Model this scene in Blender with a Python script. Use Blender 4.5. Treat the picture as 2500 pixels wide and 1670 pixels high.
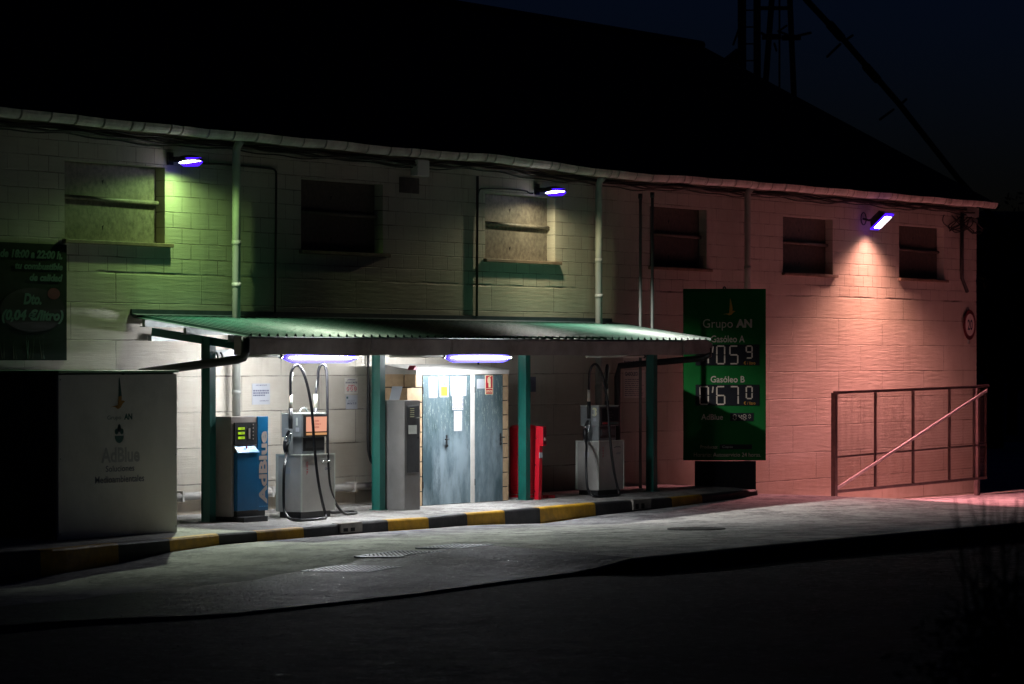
import bpy, bmesh, math, random
from mathutils import Vector, Matrix
random.seed(7)
for o in list(bpy.data.objects): bpy.data.objects.remove(o)
SC = bpy.context.scene
R = math.radians
# ------------------------------------------------------------------ camera
# X runs along the facade (facade plane is Y = 0), -Y is towards the street, Z is up
F, TH, HZ, CX = 8850.0, R(59.95), 873.0, 1250.0
CAM = Vector((-47.0, -27.0, 2.05))
cam = bpy.data.objects.new("camera", bpy.data.cameras.new("camera")); SC.collection.objects.link(cam)
cam.location = CAM; cam.rotation_euler = (R(90), 0, -TH)
cam.data.sensor_width = 36; cam.data.lens = F/2500*36; cam.data.shift_y = (HZ-835)/2500
cam.data.clip_end = 2000; cam.data.clip_start = .5
cam.data.dof.use_dof = True; cam.data.dof.focus_distance = 50; cam.data.dof.aperture_fstop = 5.0
SC.camera = cam
# ------------------------------------------------------------------ world
SC.world = bpy.data.worlds.new("World"); SC.world.use_nodes = True
wn = SC.world.node_tree; bgn = wn.nodes["Background"]
sky = wn.nodes.new("ShaderNodeTexSky"); sky.sky_type = 'NISHITA'; sky.sun_disc = False
sky.sun_elevation = R(-2.5); sky.sun_rotation = R(70); sky.air_density = 1.2; sky.ozone_density = 3
tint = wn.nodes.new("ShaderNodeMix"); tint.data_type = 'RGBA'; tint.blend_type = 'MULTIPLY'; tint.inputs[0].default_value = 1
tint.inputs[7].default_value = (.085, .17, .42, 1); wn.links.new(sky.outputs[0], tint.inputs[6])   # deep night blue
wn.links.new(tint.outputs[2], bgn.inputs[0]); bgn.inputs[1].default_value = 0.1
SC.view_settings.view_transform = 'Standard'; SC.view_settings.look = 'None'
SC.view_settings.exposure = 0; SC.view_settings.gamma = 1
SC.cycles.use_denoising = True; SC.cycles.max_bounces = 8
SC.cycles.sample_clamp_indirect = 6
# ------------------------------------------------------------------ measuring: image direction -> real position
cT, sT = math.cos(TH), math.sin(TH)
def dep(px, y): return (27+y)/(cT - sT*(px-CX)/F)
def wx(px, y): return -47 + dep(px, y)*(sT + cT*(px-CX)/F)
def wy(px, x): return (x+47)*(cT - sT*(px-CX)/F)/(sT + cT*(px-CX)/F) - 27
def wz(px, py, y): return 2.05 - (py-HZ)/F*dep(px, y)
def P(px, py, y): return Vector((wx(px, y), y, wz(px, py, y)))
def G(px, py, z):
    Z = (2.05-z)*F/(py-HZ); u = (px-CX)/F
    return Vector((-47+Z*(sT+cT*u), -27+Z*(cT-sT*u), z))
def interp(tab, x):
    if x <= tab[0][0]: return tab[0][1]
    for (a, b), (c, d) in zip(tab, tab[1:]):
        if x <= c: return b + (d-b)*(x-a)/(c-a)
    return tab[-1][1]
def sm(t): t = max(0, min(1, t)); return t*t*(3-2*t)
# ------------------------------------------------------------------ materials
class NT:
    def __init__(s, m): s.m = m; s.t = m.node_tree; s.b = s.t.nodes["Principled BSDF"]
    def n(s, typ, **kw):
        nd = s.t.nodes.new("ShaderNode"+typ)
        for k, v in kw.items():
            if k.startswith("i_"): nd.inputs[k[2:].replace("_", " ")].default_value = v
            else: setattr(nd, k, v)
        return nd
    def l(s, a, b): s.t.links.new(a, b)
    def math(s, op, a, b=None, c=None):
        nd = s.t.nodes.new("ShaderNodeMath"); nd.operation = op
        for i, v in enumerate((a, b, c)):
            if v is None: continue
            if isinstance(v, (int, float)): nd.inputs[i].default_value = v
            else: s.l(v, nd.inputs[i])
        return nd.outputs[0]
    def mix(s, fac, a, b, blend='MIX'):
        nd = s.t.nodes.new("ShaderNodeMix"); nd.data_type = 'RGBA'; nd.blend_type = blend
        for idx, v in ((0, fac), (6, a), (7, b)):
            if isinstance(v, (int, float)): nd.inputs[idx].default_value = v
            elif isinstance(v, tuple): nd.inputs[idx].default_value = (*v, 1) if len(v) == 3 else v
            else: s.l(v, nd.inputs[idx])
        return nd.outputs[2]
    def ramp(s, f, p0, p1):
        nd = s.t.nodes.new("ShaderNodeMapRange"); nd.clamp = True
        s.l(f, nd.inputs[0]); nd.inputs[1].default_value = p0; nd.inputs[2].default_value = p1
        return nd.outputs[0]
    def noise(s, scale, vec=None, detail=4, rough=.6, stretch=None):
        nd = s.t.nodes.new("ShaderNodeTexNoise"); nd.inputs["Scale"].default_value = scale
        nd.inputs["Detail"].default_value = detail; nd.inputs["Roughness"].default_value = rough
        if vec is None: vec = s.pos()
        if stretch:
            mp = s.t.nodes.new("ShaderNodeMapping"); mp.inputs["Scale"].default_value = stretch
            s.l(vec, mp.inputs[0]); vec = mp.outputs[0]
        s.l(vec, nd.inputs["Vector"]); return nd.outputs["Fac"]
    def pos(s):
        if not hasattr(s, "_g"): s._g = s.n("NewGeometry")
        return s._g.outputs["Position"]
    def bump(s, h, dist, strength=.6):
        nd = s.t.nodes.new("ShaderNodeBump"); nd.inputs["Distance"].default_value = dist
        nd.inputs["Strength"].default_value = strength
        s.l(h, nd.inputs["Height"]); s.l(nd.outputs[0], s.b.inputs["Normal"])
M = {}
def mat(name, col, rough=.6, metal=0, var=.15, vscale=6, dirt=None, dirt_amt=.5, bump=0, bscale=60, stretch=None, coat=0, spec=.5):
    m = bpy.data.materials.new(name); m.use_nodes = True; t = NT(m)
    t.b.inputs["Roughness"].default_value = rough; t.b.inputs["Metallic"].default_value = metal
    f = t.noise(vscale, detail=5, stretch=stretch)
    c = t.mix(t.ramp(f, .3, .7), tuple(x*(1-var) for x in col), tuple(min(1, x*(1+var)) for x in col))
    if dirt:
        f2 = t.noise(vscale*.45, detail=8, rough=.72, stretch=stretch)
        c = t.mix(t.math('MULTIPLY', t.ramp(f2, .48, .72), dirt_amt), c, dirt)
    t.l(c, t.b.inputs["Base Color"])
    f3 = t.noise(vscale*3)
    t.l(t.math('ADD', t.math('MULTIPLY', f3, .25), rough-.12), t.b.inputs["Roughness"])
    if bump: t.bump(t.noise(bscale, detail=3), bump)
    t.b.inputs["Specular IOR Level"].default_value = spec
    if coat: t.b.inputs["Coat Weight"].default_value = coat
    M[name] = m; return m
def emis(name, col, st):
    m = bpy.data.materials.new(name); m.use_nodes = True; b = m.node_tree.nodes["Principled BSDF"]
    b.inputs["Base Color"].default_value = (.01, .01, .01, 1); b.inputs["Specular IOR Level"].default_value = 0; b.inputs["Roughness"].default_value = 1
    b.inputs["Emission Color"].default_value = (*col, 1); b.inputs["Emission Strength"].default_value = st
    M[name] = m; return m

def wall_mat():
    m = bpy.data.materials.new("painted_blockwork"); m.use_nodes = True; t = NT(m); M["wall"] = m
    sep = t.n("SeparateXYZ"); t.l(t.pos(), sep.inputs[0]); x, z = sep.outputs[0], sep.outputs[2]
    wob = t.math('MULTIPLY', t.math('SUBTRACT', t.noise(1.7), .5), .02)
    zz = t.math('ADD', z, wob)
    def brick(zoff, w, h, mort, wav=0):
        cb = t.n("CombineXYZ"); t.l(x, cb.inputs[0]); t.l(t.math('SUBTRACT', zz, zoff), cb.inputs[1])
        b = t.n("TexBrick"); b.inputs["Scale"].default_value = 1; b.inputs["Brick Width"].default_value = w
        b.inputs["Row Height"].default_value = h; b.inputs["Mortar Size"].default_value = mort
        b.inputs["Mortar Smooth"].default_value = .4; b.offset = .5
        b.inputs["Color1"].default_value = (.0, .0, .0, 1); b.inputs["Color2"].default_value = (1, 1, 1, 1)
        t.l(cb.outputs[0], b.inputs["Vector"]); return b.outputs["Fac"], b.outputs["Color"]
    f1, c1 = brick(.11, .4, .2, .008); f2, c2 = brick(.41-.465, 1.86, .465, .009)
    up = t.math('GREATER_THAN', z, 3.11)
    cm = t.mix(up, c2, c1); c1m = t.n('RGBToBW'); t.l(cm, c1m.inputs[0]); c1m = c1m.outputs[0]
    fac = t.math('ADD', t.math('MULTIPLY', f1, up), t.math('MULTIPLY', f2, t.math('SUBTRACT', 1, up)))
    # joints open up only here and there
    gate = t.ramp(t.noise(1.1, detail=6, rough=.7), .42, .66)
    crack = t.math('MULTIPLY', fac, t.math('ADD', .14, t.math('MULTIPLY', gate, .86)))
    # bed joint crack along z = 3.11
    d = t.math('ABSOLUTE', t.math('SUBTRACT', zz, t.math('ADD', 3.10, t.math('MULTIPLY', t.noise(3.0), .03))))
    line = t.math('MULTIPLY', t.math('SUBTRACT', 1, t.ramp(d, .006, .022)), t.ramp(t.noise(.6, detail=5), .46, .6))
    crack = t.math('MAXIMUM', crack, line)
    base = t.mix(t.ramp(t.noise(1.3, detail=6, rough=.65), .3, .7), (.50, .46, .385), (.60, .565, .485))
    blk = t.mix(t.math('MULTIPLY', t.ramp(t.noise(2.6, stretch=(1, 1, 2)), .35, .65), .35), base, (.47, .41, .33))
    streak = t.ramp(t.noise(3.2, detail=7, rough=.7, stretch=(1, 1, .12)), .55, .8)
    tone = t.n('TexWhiteNoise'); tone.noise_dimensions = '1D'
    blk = t.mix(t.math('MULTIPLY', c1m, .16), blk, (.30, .27, .22))
    col = t.mix(t.math('MULTIPLY', streak, .5), blk, (.27, .23, .18))
    spots = t.ramp(t.noise(9, detail=8, rough=.8), .64, .74)
    col = t.mix(t.math('MULTIPLY', spots, .45), col, (.2, .16, .12))
    # damp, rusty lower band with a ragged top edge
    zb = t.math('ADD', z, t.math('MULTIPLY', t.noise(2.2, detail=6), .5))
    band = t.math('SUBTRACT', 1, t.ramp(zb, .42, .62))
    bstain = t.mix(t.ramp(t.noise(4, detail=6), .35, .65), (.36, .25, .15), (.45, .38, .29))
    col = t.mix(t.math('MULTIPLY', band, .4), col, bstain)
    col = t.mix(t.math('MULTIPLY', crack, .9), col, (.05, .04, .03))
    t.l(col, t.b.inputs["Base Color"]); t.b.inputs["Roughness"].default_value = .7
    fine = t.math('MULTIPLY', t.noise(70, detail=4), .16)
    hor = t.math('MULTIPLY', t.noise(5, detail=5, stretch=(.35, 1, 5)), .55)
    h = t.math('SUBTRACT', t.math('ADD', fine, hor), t.math('ADD', crack, t.math('MULTIPLY', fac, .3)))
    t.bump(h, .014, .8)
wall_mat()
def ground_mat(name, ca, cb, stains, grit, rough=.75, glint=0, cracks=False, speck=.6, spec=.3):
    m = bpy.data.materials.new(name); m.use_nodes = True; t = NT(m); M[name] = m
    c = t.mix(t.ramp(t.noise(.55, detail=9, rough=.68), .36, .64), ca, cb)
    c = t.mix(t.math('MULTIPLY', t.ramp(t.noise(1.6, detail=9, rough=.72), .47, .56), .75), c, stains)
    c = t.mix(t.math('MULTIPLY', t.ramp(t.noise(4.5, detail=7, rough=.75), .52, .6), .6), c, tuple(v*1.35 for v in cb))
    c = t.mix(t.math('MULTIPLY', t.ramp(t.noise(grit, detail=2, rough=.8), .56, .66), speck), c, tuple(min(1, v*2.6+.02) for v in cb))
    c = t.mix(t.math('MULTIPLY', t.ramp(t.noise(grit*.8, detail=2, rough=.8, stretch=(1, 1.07, 1)), .58, .68), speck), c, tuple(v*.3 for v in ca))
    if cracks:
        nd = t.n("TexVoronoi"); nd.feature = 'DISTANCE_TO_EDGE'; nd.inputs["Scale"].default_value = .28
        wv = t.n("VectorMath"); wv.operation = 'ADD'; t.l(t.pos(), wv.inputs[0])
        ns = t.n("TexNoise"); ns.inputs["Scale"].default_value = 1.4; ns.inputs["Detail"].default_value = 8; t.l(t.pos(), ns.inputs["Vector"]); t.l(ns.outputs["Color"], wv.inputs[1])
        t.l(wv.outputs[0], nd.inputs["Vector"])
        ck = t.math('SUBTRACT', 1, t.ramp(nd.outputs["Distance"], .001, .008))
        c = t.mix(t.math('MULTIPLY', t.math('MULTIPLY', ck, t.ramp(t.noise(.7), .45, .6)), .8), c, tuple(v*.2 for v in ca))
    t.l(c, t.b.inputs["Base Color"]); t.b.inputs["Specular IOR Level"].default_value = spec
    r = t.math('ADD', rough-.15, t.math('MULTIPLY', t.noise(3, detail=5), .3))
    if glint:
        g = t.ramp(t.noise(grit*1.5, detail=2), .64, .70); r = t.math('SUBTRACT', r, t.math('MULTIPLY', g, glint))
    t.l(r, t.b.inputs["Roughness"])
    t.bump(t.math('ADD', t.noise(grit, detail=5, rough=.75), t.math('MULTIPLY', t.noise(1.5, detail=7, rough=.65), 3)), .016, .9)
ground_mat("concrete", (.25, .245, .243), (.44, .43, .425), (.11, .11, .115), 24, cracks=True, speck=.25)
ground_mat("pavement", (.29, .28, .27), (.40, .39, .37), (.17, .155, .145), 30, speck=.3)
ground_mat("asphalt", (.03, .03, .033), (.055, .053, .056), (.02, .02, .022), 13, .6, .35, speck=1, spec=.25)
ground_mat("dark_asphalt", (.018, .0185, .0185), (.062, .062, .06), (.005, .005, .005), 9, .8, .3, speck=.8, spec=.08)
ground_mat("earth", (.03, .028, .022), (.05, .045, .03), (.02, .02, .016), 12)

mat("roof_tile", (.016, .015, .014), .9, var=.3, bump=.02, bscale=12)
mat("gutter", (.66, .63, .57), .55, var=.18, vscale=5, dirt=(.2, .17, .13), dirt_amt=.6, bump=.004, bscale=25)
mat("pipe_grey", (.30, .31, .28), .45, var=.1, vscale=4, dirt=(.22, .2, .17))
mat("gutter_joint", (.12, .11, .09), .8, var=.3)
mat("vent_grey", (.13, .145, .135), .6, var=.15)
mat("cable", (.03, .028, .025), .6, var=.4)
mat("shutter_lit", (.2, .17, .14), .55, var=.45, vscale=14, dirt=(.32, .28, .23), dirt_amt=.8, bump=.004, bscale=50)
mat("shutter_unlit", (.1, .085, .07), .6, var=.3, vscale=14, dirt=(.16, .12, .09), dirt_amt=.7, bump=.004, bscale=50)
mat("sill", (.2, .14, .1), .7, var=.3, dirt=(.09, .07, .05), bump=.004)
mat("green_steel", (.005, .11, .088), .38, var=.12, vscale=5, dirt=(.01, .08, .07), dirt_amt=.5, coat=.2)
mat("green_sheet", (.005, .045, .026), .38, var=.3, vscale=3, dirt=(.02, .04, .032), dirt_amt=.6, bump=.002, bscale=20, spec=.3)
mat("fascia", (.32, .27, .26), .6, var=.2, vscale=3, dirt=(.08, .06, .055), dirt_amt=.6, bump=.006, bscale=7)
mat("flashing", (.05, .075, .09), .5, var=.2)
mat("galv", (.3, .33, .32), .45, metal=.5, var=.2, dirt=(.15, .15, .14))
mat("dark_metal", (.02, .022, .024), .45, var=.2)
mat("black_rubber", (.012, .012, .014), .32, var=.2)
mat("chrome", (.6, .62, .62), .22, metal=1, var=.08)
mat("pump_grey", (.46, .455, .43), .42, metal=0, var=.1, vscale=3, dirt=(.12, .11, .1), dirt_amt=.35)
mat("pump_head", (.30, .33, .34), .42, metal=0, var=.1, vscale=3, dirt=(.1, .1, .1), dirt_amt=.3)
mat("trim_light", (.62, .66, .6), .35, var=.05)
mat("mast_beige", (.55, .47, .38), .5, var=.2, vscale=30, dirt=(.15, .4, .38), dirt_amt=.7)
mat("kiosk_grey", (.25, .245, .24), .35, metal=.3, var=.12, vscale=2, dirt=(.1, .09, .085), dirt_amt=.4)
mat("kiosk_dark", (.075, .08, .085), .35, metal=.3, var=.15)
mat("blue_paint", (.0, .115, .27), .36, var=.1, vscale=4, coat=.3)
mat("blue_light", (.1, .42, .8), .35, var=.06)
mat("warm_grey", (.36, .31, .28), .5, var=.08)
mat("white_panel", (.74, .72, .70), .5, var=.06, vscale=2, dirt=(.3, .3, .28), dirt_amt=.4)
mat("tank_body", (.06, .06, .06), .6, var=.2)
mat("tank_lid", (.06, .19, .1), .4, var=.2)
mat("paper", (.46, .48, .52), .7, var=.03)
mat("paper_warm", (.7, .66, .6), .7, var=.05)
mat("ink", (.03, .04, .09), .7, var=.1)
mat("ink_grey", (.13, .14, .2), .7, var=.15)
mat("ink_red", (.5, .03, .05), .6, var=.1)
mat("yellow_sign", (.85, .55, .03), .5, var=.05)
mat("orange_sign", (.8, .45, .2), .5, var=.05)
mat("sign_red", (.5, .01, .03), .45, var=.06)
mat("cream_lum", (.75, .75, .48), .5, var=.04)
mat("red_paint", (.62, .006, .022), .4, var=.1, vscale=6, coat=.2)
mat("red_dark", (.12, .005, .015), .5, var=.15)
mat("brick_tan", (.5, .35, .21), .75, var=.15, vscale=10, dirt=(.3, .22, .14), dirt_amt=.4, bump=.004)
mat("mortar_dark", (.04, .03, .03), .9, var=.3)
mat("render_white", (.55, .53, .5), .8, var=.1, dirt=(.35, .3, .26), dirt_amt=.5, bump=.006)
mat("totem_green", (.003, .085, .016), .8, var=.08, vscale=3, spec=.15)
mat("totem_text", (.40, .34, .3), .6, var=.05)
mat("totem_dark", (.004, .005, .009), .7, var=.1, spec=.2)
mat("logo_gold", (.45, .22, .03), .5, var=.15)
mat("logo_teal", (.02, .1, .09), .5, var=.15)
mat("banner", (.003, .014, .009), .85, var=.3, vscale=3, spec=.1)
mat("banner_text", (.11, .2, .17), .85, var=.1, spec=.1)
mat("kerb_yellow", (.62, .33, .012), .6, var=.18, vscale=9, dirt=(.25, .14, .02), dirt_amt=.7, bump=.006)
mat("kerb_black", (.022, .022, .024), .6, var=.3, vscale=9, dirt=(.07, .065, .06), dirt_amt=.6, bump=.006)
mat("kerb_stone", (.25, .23, .2), .8, var=.2, vscale=9, dirt=(.1, .1, .09), bump=.008)
mat("grate", (.26, .28, .32), .45, metal=.5, var=.2, vscale=15)
mat("hole", (.006, .006, .008), .9)
mat("gate_steel", (.1, .075, .075), .4, metal=.4, var=.3, vscale=8, dirt=(.2, .12, .09))
mat("gate_diag", (.6, .56, .56), .4, metal=.2, var=.2)
mat("mesh_wire", (.16, .12, .1), .5, metal=.4, var=.2)
mat("bark", (.03, .022, .016), .9, var=.3, bump=.01)
mat("leaf", (.02, .03, .012), .8, var=.4, vscale=3)
mat("twig", (.03, .028, .02), .8, var=.3)
mat("tower_steel", (.02, .02, .022), .7, var=.2)
mat("ink_faint", (.44, .44, .46), .6, var=.1)
mat("grit_pale", (.3, .3, .29), .5, var=.5, vscale=20)
mat("grit_dark", (.05, .05, .052), .5, var=.4, vscale=20)
mat("graffiti", (.3, .36, .4), .6, var=.2)
def door_mat():
    m = bpy.data.materials.new("door_paint"); m.use_nodes = True; t = NT(m); M["door"] = m
    n1 = t.noise(1.8, detail=8, rough=.65, stretch=(1.4, 1, .6))
    c = t.mix(t.ramp(n1, .38, .62), (.055, .095, .115), (.22, .29, .33))
    sep = t.n("SeparateXYZ"); t.l(t.pos(), sep.inputs[0])
    zn = t.math('ADD', sep.outputs[2], t.math('MULTIPLY', t.noise(5, detail=5), .5)); upz = t.ramp(zn, 1.0, 1.5)
    c = t.mix(t.math('MULTIPLY', upz, .6), c, (.045, .085, .09))
    sc = t.ramp(t.noise(16, detail=8, rough=.85, stretch=(1.8, 1, .5)), .56, .60)
    c = t.mix(t.math('MULTIPLY', t.math('MULTIPLY', sc, upz), .8), c, (.42, .5, .45))
    sm_ = t.ramp(t.noise(3.4, detail=7, rough=.75, stretch=(1.3, 1, .4)), .53, .68)
    c = t.mix(t.math('MULTIPLY', sm_, .7), c, (.03, .05, .06))
    t.l(c, t.b.inputs["Base Color"]); t.b.inputs["Roughness"].default_value = .45
    t.bump(t.noise(25, detail=4), .002, .5)
door_mat()
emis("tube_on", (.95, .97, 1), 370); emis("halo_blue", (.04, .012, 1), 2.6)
emis("lens_green", (1, .95, .98), 14); emis("lens_halo", (.06, .008, 1), 2.0)
emis("lcd", (.55, .9, .03), .75); emis("pump_glow", (1, .45, .3), .8); emis("pump_strip", (1, .5, .22), .6)
mat("tube_off", (.5, .52, .45), .4, var=.05)
# ------------------------------------------------------------------ mesh builder
COL = SC.collection
class MB:
    def __init__(s): s.bm = bmesh.new(); s.mi = 0; s.mats = []; s.T = None
    def use(s, m):
        if m not in s.mats: s.mats.append(m)
        s.mi = s.mats.index(m); return s
    def face(s, pts, smooth=False):
        vs = [s.bm.verts.new(s.T @ Vector(p) if s.T else Vector(p)) for p in pts]
        f = s.bm.faces.new(vs); f.material_index = s.mi; f.smooth = smooth; return s
    def hexa(s, c):
        vs = [s.bm.verts.new(s.T @ Vector(p) if s.T else Vector(p)) for p in c]
        for idx in ((0, 3, 2, 1), (4, 5, 6, 7), (0, 1, 5, 4), (1, 2, 6, 5), (2, 3, 7, 6), (3, 0, 4, 7)):
            f = s.bm.faces.new([vs[i] for i in idx]); f.material_index = s.mi
        return s
    def box(s, x0, x1, y0, y1, z0, z1):
        return s.hexa([(x0, y0, z0), (x1, y0, z0), (x1, y1, z0), (x0, y1, z0), (x0, y0, z1), (x1, y0, z1), (x1, y1, z1), (x0, y1, z1)])
    def bar(s, a, b, w, h=None, up=(0, 0, 1)):
        a, b = Vector(a), Vector(b); h = h or w; d = (b-a).normalized(); up = Vector(up)
        if abs(d.dot(up)) > .98: up = Vector((0, 1, 0))
        r = d.cross(up).normalized()*w/2; u = r.cross(d).normalized()*h/2
        return s.hexa([a-r-u, a+r-u, b+r-u, b-r-u, a-r+u, a+r+u, b+r+u, b-r+u])
    def prism(s, poly, off):      # poly: 3-D points, off: vector
        off = Vector(off); a = [Vector(p) for p in poly]; b = [p+off for p in a]; n = len(a)
        va = [s.bm.verts.new(s.T @ p if s.T else p) for p in a]; vb = [s.bm.verts.new(s.T @ p if s.T else p) for p in b]
        fs = [s.bm.faces.new(va), s.bm.faces.new(vb[::-1])]
        for i in range(n): fs.append(s.bm.faces.new([va[i], va[(i+1) % n], vb[(i+1) % n], vb[i]]))
        for f in fs: f.material_index = s.mi
        return s
    def tube(s, pts, r, n=10, cap=True, smoothpath=0):
        pts = [Vector(p) for p in pts]
        for _ in range(smoothpath):
            q = [pts[0]]
            for a, b in zip(pts, pts[1:]): q += [a*.75+b*.25, a*.25+b*.75]
            pts = q + [pts[-1]]
        rings = []; prev = None
        for i, p in enumerate(pts):
            d = (pts[min(i+1, len(pts)-1)] - pts[max(i-1, 0)]).normalized()
            if prev is None:
                a = Vector((0, 0, 1)) if abs(d.z) < .9 else Vector((0, 1, 0)); u = d.cross(a).normalized()
            else: u = (prev - d*prev.dot(d)).normalized()
            prev = u; v = d.cross(u); rr = interp([(j/(len(r)-1), w_) for j, w_ in enumerate(r)], i/(len(pts)-1)) if isinstance(r, (list, tuple)) else r
            ring = [p + (u*math.cos(t)+v*math.sin(t))*rr for t in (2*math.pi*k/n for k in range(n))]
            rings.append([s.bm.verts.new(s.T @ q if s.T else q) for q in ring])
        for a, b in zip(rings, rings[1:]):
            for k in range(n):
                f = s.bm.faces.new([a[k], a[(k+1) % n], b[(k+1) % n], b[k]]); f.material_index = s.mi; f.smooth = True
        if cap:
            for rg in (rings[0][::-1], rings[-1]):
                f = s.bm.faces.new(rg); f.material_index = s.mi
        return s
    def cyl(s, a, b, r, n=20): return s.tube([a, b], r, n)
    def disc(s, c, rx, rz, off, n=28):   # ellipse standing parallel to the facade
        c = Vector(c)
        return s.prism([c+Vector((rx*math.cos(2*math.pi*k/n), 0, rz*math.sin(2*math.pi*k/n))) for k in range(n)], off)
    def text(s, body, o, right, up, w, h, bold=0, shear=0, thick=0):
        """lettering fitted in a w x h box; o = lower left corner"""
        cu = bpy.data.curves.new("t", 'FONT'); cu.body = body; cu.size = 1; cu.offset = bold; cu.shear = shear
        cu.resolution_u = 3; cu.fill_mode = 'FRONT'
        ob = bpy.data.objects.new("t", cu); COL.objects.link(ob)
        dg = bpy.context.evaluated_depsgraph_get(); me = bpy.data.meshes.new_from_object(ob.evaluated_get(dg))
        xs = [v.co.x for v in me.vertices]; ys = [v.co.y for v in me.vertices]
        if xs:
            x0, x1, y0, y1 = min(xs), max(xs), min(ys), max(ys); right, up, o = Vector(right), Vector(up), Vector(o)
            vs = []
            for v in me.vertices:
                p = o + right*((v.co.x-x0)/(x1-x0)*w) + up*((v.co.y-y0)/(y1-y0)*h)
                vs.append(s.bm.verts.new(s.T @ p if s.T else p))
            for pl in me.polygons:
                try:
                    f = s.bm.faces.new([vs[i] for i in pl.vertices]); f.material_index = s.mi
                except ValueError: pass
        bpy.data.objects.remove(ob); bpy.data.curves.remove(cu); bpy.data.meshes.remove(me)
        return s
    def build(s, name, material=None, parent=None, bevel=0, origin=None, normals=True, **tags):
        if material: s.mats = [M[material]] if not s.mats else s.mats
        if normals: bmesh.ops.recalc_face_normals(s.bm, faces=s.bm.faces)
        me = bpy.data.meshes.new(name)
        root = parent
        L = Vector((0, 0, 0))
        if parent is not None:
            while root.parent: root = root.parent
            L = Vector(root.get("base", (0, 0, 0)))
        elif origin is not None: L = Vector(origin)
        elif s.bm.verts:
            c = [v.co for v in s.bm.verts]
            L = Vector(((min(v.x for v in c)+max(v.x for v in c))/2, (min(v.y for v in c)+max(v.y for v in c))/2, min(v.z for v in c)))
        bmesh.ops.translate(s.bm, verts=s.bm.verts, vec=-L)
        s.bm.to_mesh(me); s.bm.free()
        for m in s.mats: me.materials.append(m if not isinstance(m, str) else M[m])
        o = bpy.data.objects.new(name, me); COL.objects.link(o)
        if parent is not None: o.parent = parent
        else: o.location = L; o["base"] = tuple(L)
        if bevel:
            b = o.modifiers.new("bevel", 'BEVEL'); b.width = bevel; b.segments = 2; b.limit_method = 'ANGLE'
        for k, v in tags.items(): o[k] = v
        return o
def thing(name, loc, label, category, group=None):
    o = bpy.data.objects.new(name, None); COL.objects.link(o); o.location = loc; o["base"] = tuple(loc)
    o.empty_display_size = .3; o["label"] = label; o["category"] = category
    if group: o["group"] = group
    return o
def mb(*m):
    b = MB()
    for x in m: b.use(M[x])
    b.mi = 0
    return b
X, Zv = Vector((1, 0, 0)), Vector((0, 0, 1))
def scribble(b, x0, x1, y, z0, z1, rows, ragged=.3, th=.45):
    """rows of tiny print, each a broken line"""
    dz = (z1-z0)/rows
    for i in range(rows):
        z = z1 - (i+.5)*dz; xe = x1 - (random.random()*ragged*(x1-x0)); x = x0
        while x < xe-.01:
            w = min(random.uniform(.02, .06)*(x1-x0)*3, xe-x)
            b.box(x, x+w, y-.001, y, z-dz*th/2, z+dz*th/2); x += w + .02*(x1-x0)*1.5
# ------------------------------------------------------------------ ground surfaces
KT = [(-300, 1386, 1470), (0, 1350, 1427), (147, 1340, 1400), (260, 1329, 1381.6), (414, 1316, 1348), (534, 1304, 1330.5), (627, 1297.5, 1322), (741, 1288, 1313),
      (880, 1276, 1301.5), (947, 1270, 1297), (1046, 1264, 1290.5), (1140, 1254, 1283), (1232, 1247, 1279.8), (1318, 1240, 1278.5),
      (1453, 1228, 1259), (1640, 1215.5, 1238), (1714, 1208.5, 1228), (1785, 1202, 1219), (1849, 1196, 1209)]
KZ = -.035
kerb = []
for px, t_, b_ in KT:
    p = G(px, t_, KZ); kerb.append((px, p.x, p.y, wz(px, b_, p.y)))
kx = [(k[1], k[2]) for k in kerb]; kzb = [(k[1], k[3]) for k in kerb]
XEND = kerb[-1][1]
EDGE = [(-400, 1560, -.175), (213, 1516, -.18), (545, 1503, -.195), (1000, 1454, -.2), (1239, 1421, -.2), (1435, 1396, -.2), (1545, 1365.5, -.085), (1798, 1340, -.09), (2103, 1311.6, -.11), (2500, 1276.5, -.13), (3200, 1225, -.15)]
edge = [G(a, b, c) for a, b, c in EDGE]
ey = [(p.x, p.y) for p in edge]; ez = [(p.x, p.z) for p in edge]
def zback(x, y):      # lower ground to the right of the forecourt slab
    return interp([(4.6, -.22), (6.5, -.34), (9.5, -.38), (14.2, -.54), (18, -.56)], x)
def zfore(x, y):
    a, b = interp(kx, x), interp(ey, x)
    t = (y-b)/(a-b) if a != b else 0; t = max(0, min(1.0, t))
    z = interp(ez, x)*(1-t) + interp(kzb, x)*t
    xe = interp([(-9, 1.6), (-7, 2.4), (-5.8, 2.7), (-4.1, 4.2), (-2.4, 4.7), (0, 5.0)], y)
    z += (zback(x, y)-z)*sm((x-xe)/2.2)
    return z
def zroad(x): return interp([(-26, -.205), (-13.8, -.222), (-12.6, -.25), (-10.7, -.25), (1.5, -.387)], x)
b = mb("concrete", "asphalt")
xs = [-42+.3*i for i in range(240)]; NY = 34
def vrow(x):
    b0, a0 = interp(ey, x), .3
    return [Vector((x, b0+(a0-b0)*j/NY, 0)) for j in range(NY+1)]
def f_xy(p): return Vector((p.x, p.y, zfore(p.x, p.y)))
rows = [[b.bm.verts.new(f_xy(p)) for p in vrow(x)] for x in xs]
asph_edge = lambda x, y: (y < -5.75+.12*math.sin(x*1.7)+.08*math.sin(x*4.1)) and (x < -10.6 + (y+5.7)*.62)
for i in range(len(xs)-1):
    for j in range(NY):
        f = b.bm.faces.new([rows[i][j], rows[i+1][j], rows[i+1][j+1], rows[i][j+1]]); f.smooth = True
fore = b.build("forecourt", kind="structure", origin=(0, 0, 0))
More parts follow.
